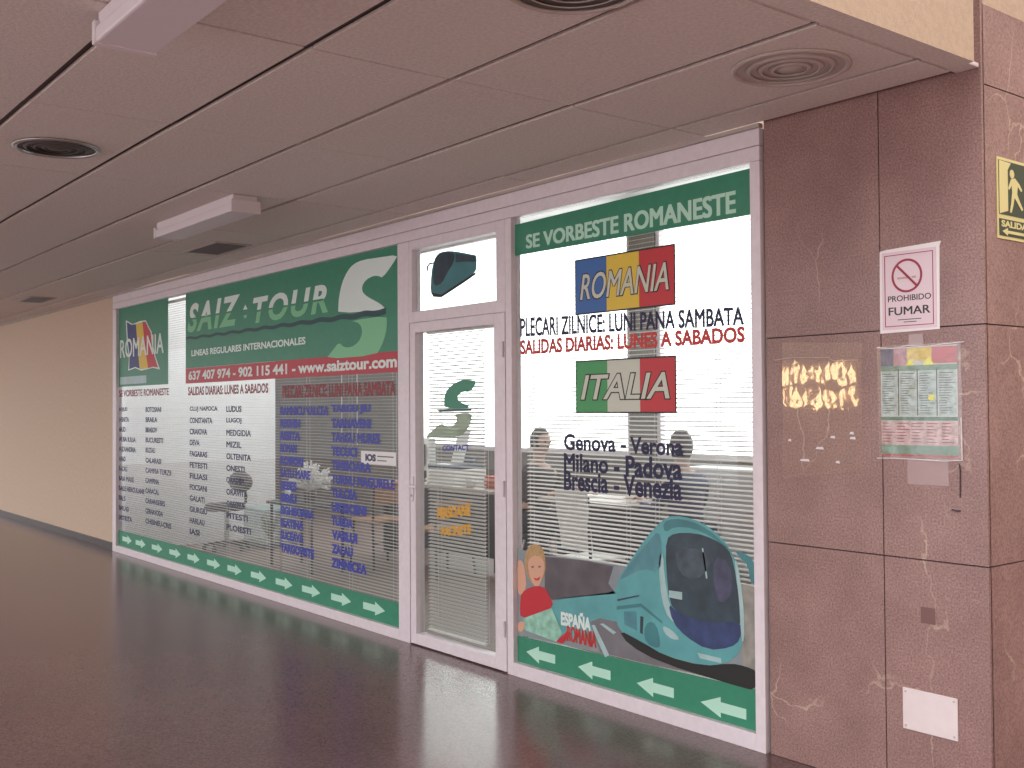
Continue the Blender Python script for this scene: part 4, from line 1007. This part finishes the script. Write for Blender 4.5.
person('person in a dark blue top seated right of the desk behind the right window', -1.56, 2.32, PI-.1, mat('navy_cloth', (.05, .06, .14), .8), mat('grey_trousers', (.05, .05, .06), .8), mat('dark_hair', (.04, .025, .02), .6), .46, hairlong=True)
def stool(x, y, label):
    t = thing('stool', label, 'stool', (x, y, 0), 'stools under the seated people')
    bm = newbm(); lathe(bm, [(0, .36), (.18, .36), (.19, .385), (.17, .405), (0, .405)], (x, y, 0), 24); obj('seat', bm, M_dark, t, smooth=True)
    for k in range(4):
        a = PI/4+k*PI/2; bm = newbm(); cyl(bm, (x+.1*math.cos(a), y+.1*math.sin(a), .3595), (x+.18*math.cos(a), y+.18*math.sin(a), 0), .012); obj('leg', bm, M_steel, t)
stool(-3.32, 2.28, 'dark stool under the person at the left of the desk'); stool(-1.56, 2.32, 'dark stool under the person at the right of the desk')
t = thing('ceiling_tube_light', 'lit tube light on the shop ceiling behind the banner window', 'ceiling light', (-4.6, 2.4, 3.7))
bm = newbm(); box(bm, -5.3, -3.9, 2.33, 2.47, 3.65, 3.699); obj('housing', bm, M_lav, t, bevel=.004)
bm = newbm(); cyl(bm, (-5.25, 2.40, 3.63), (-3.95, 2.40, 3.63), .017); obj('tube', bm, mat('tube_lit', (1, .98, .95), .5, emit=6.0), t)

# ================================================================== ACROSS THE HALL (unseen walls; lit shapes added to be mirrored in plastic and polish)
sbox('wall_opposite', M_beige, -9.2, -5.8, -12.2, -12, 0, 3.0)
sbox('wall_shade_block', M_beige, 9.5, 9.7, -12, 6.0, 0, 5.5)  # unseen wall added to shade the return wall from the side
M_warm = mat('added_warm_glow', (1.0, .72, .38), .5, emit=9.0)
t = struct(bpy.data.objects.new('window_9', None)); C.objects.link(t); t.location = (-7, -11.98, 2)  # invented lit window, added to give the sleeve its warm reflection
for r, zb in enumerate((1.50, 1.92)):
    for k in range(7):
        x = -8.15+k*.235
        pts = [(x+.03, zb), (x+.12, zb), (x+.15, zb+.14), (x+.12, zb+.24), (x+.075, zb+.33), (x+.03, zb+.24), (x, zb+.14)]
        bm = newbm(); a_ = [bm.verts.new((p[0], -11.985, p[1])) for p in pts]; b_ = [bm.verts.new((p[0], -11.965, p[1])) for p in pts]
        bm.faces.new(a_[::-1]); bm.faces.new(b_); n = len(pts)
        for i in range(n): bm.faces.new((a_[i], a_[(i+1) % n], b_[(i+1) % n], b_[i]))
        obj('pane', bm, M_warm, t)

# ================================================================== LIGHT
W = bpy.data.worlds.new('sky'); sc.world = W; W.use_nodes = True
N = W.node_tree.nodes; L = W.node_tree.links; bg = N['Background']
tc = N.new('ShaderNodeTexCoord'); sep = N.new('ShaderNodeSeparateXYZ'); L.new(tc.outputs['Generated'], sep.inputs[0])
def mr(src, a, b, c, d):
    n = N.new('ShaderNodeMapRange'); n.interpolation_type = 'SMOOTHSTEP'
    for i, v in enumerate((a, b, c, d)): n.inputs[i+1].default_value = v
    L.new(src, n.inputs[0]); return n.outputs[0]
front = mr(sep.outputs['Y'], .05, .25, 0, 3.6)          # bright street side, beyond the shop
high0 = mr(sep.outputs['Z'], .05, .55, 3.0, 3.8)         # sky over the atrium
side1 = mr(sep.outputs['X'], .0, .7, 1.0, .15); side2 = mr(sep.outputs['X'], -.85, -.35, .3, 1.0)            # darker towards the hall's far side
hm = N.new('ShaderNodeMath'); hm.operation = 'MULTIPLY'; L.new(high0, hm.inputs[0]); L.new(side1, hm.inputs[1])
hm2 = N.new('ShaderNodeMath'); hm2.operation = 'MULTIPLY'; L.new(hm.outputs[0], hm2.inputs[0]); L.new(side2, hm2.inputs[1]); high = hm2.outputs[0]
mxn = N.new('ShaderNodeMath'); mxn.operation = 'MAXIMUM'; L.new(front, mxn.inputs[0]); L.new(high, mxn.inputs[1])
L.new(mxn.outputs[0], bg.inputs['Strength']); bg.inputs['Color'].default_value = (1.0, .97, .98, 1)

def area(name, loc, size, size_y, power, rot, col=(1, 1, 1)):
    l = bpy.data.lights.new(name, 'AREA'); l.shape = 'RECTANGLE'; l.size = size; l.size_y = size_y; l.energy = power; l.color = col
    o = bpy.data.objects.new(name, l); C.objects.link(o); o.location = loc; o.rotation_euler = rot; return o
area('shop_fill_light', (-3.5, 2.2, 3.15), 6, 1.2, 12, (0, 0, 0))  # fill light added to set the shop's brightness, no fitting there
area('shop_fill_light', (-6.9, 1.0, 3.15), 1.0, 1.2, 20, (0, 0, 0))  # second added fill, beside the white partition

vs_ = sc.view_settings
vs_.view_transform = 'Standard'; vs_.look = 'None'; vs_.exposure = 0.16; vs_.gamma = 1; vs_.use_curve_mapping = False
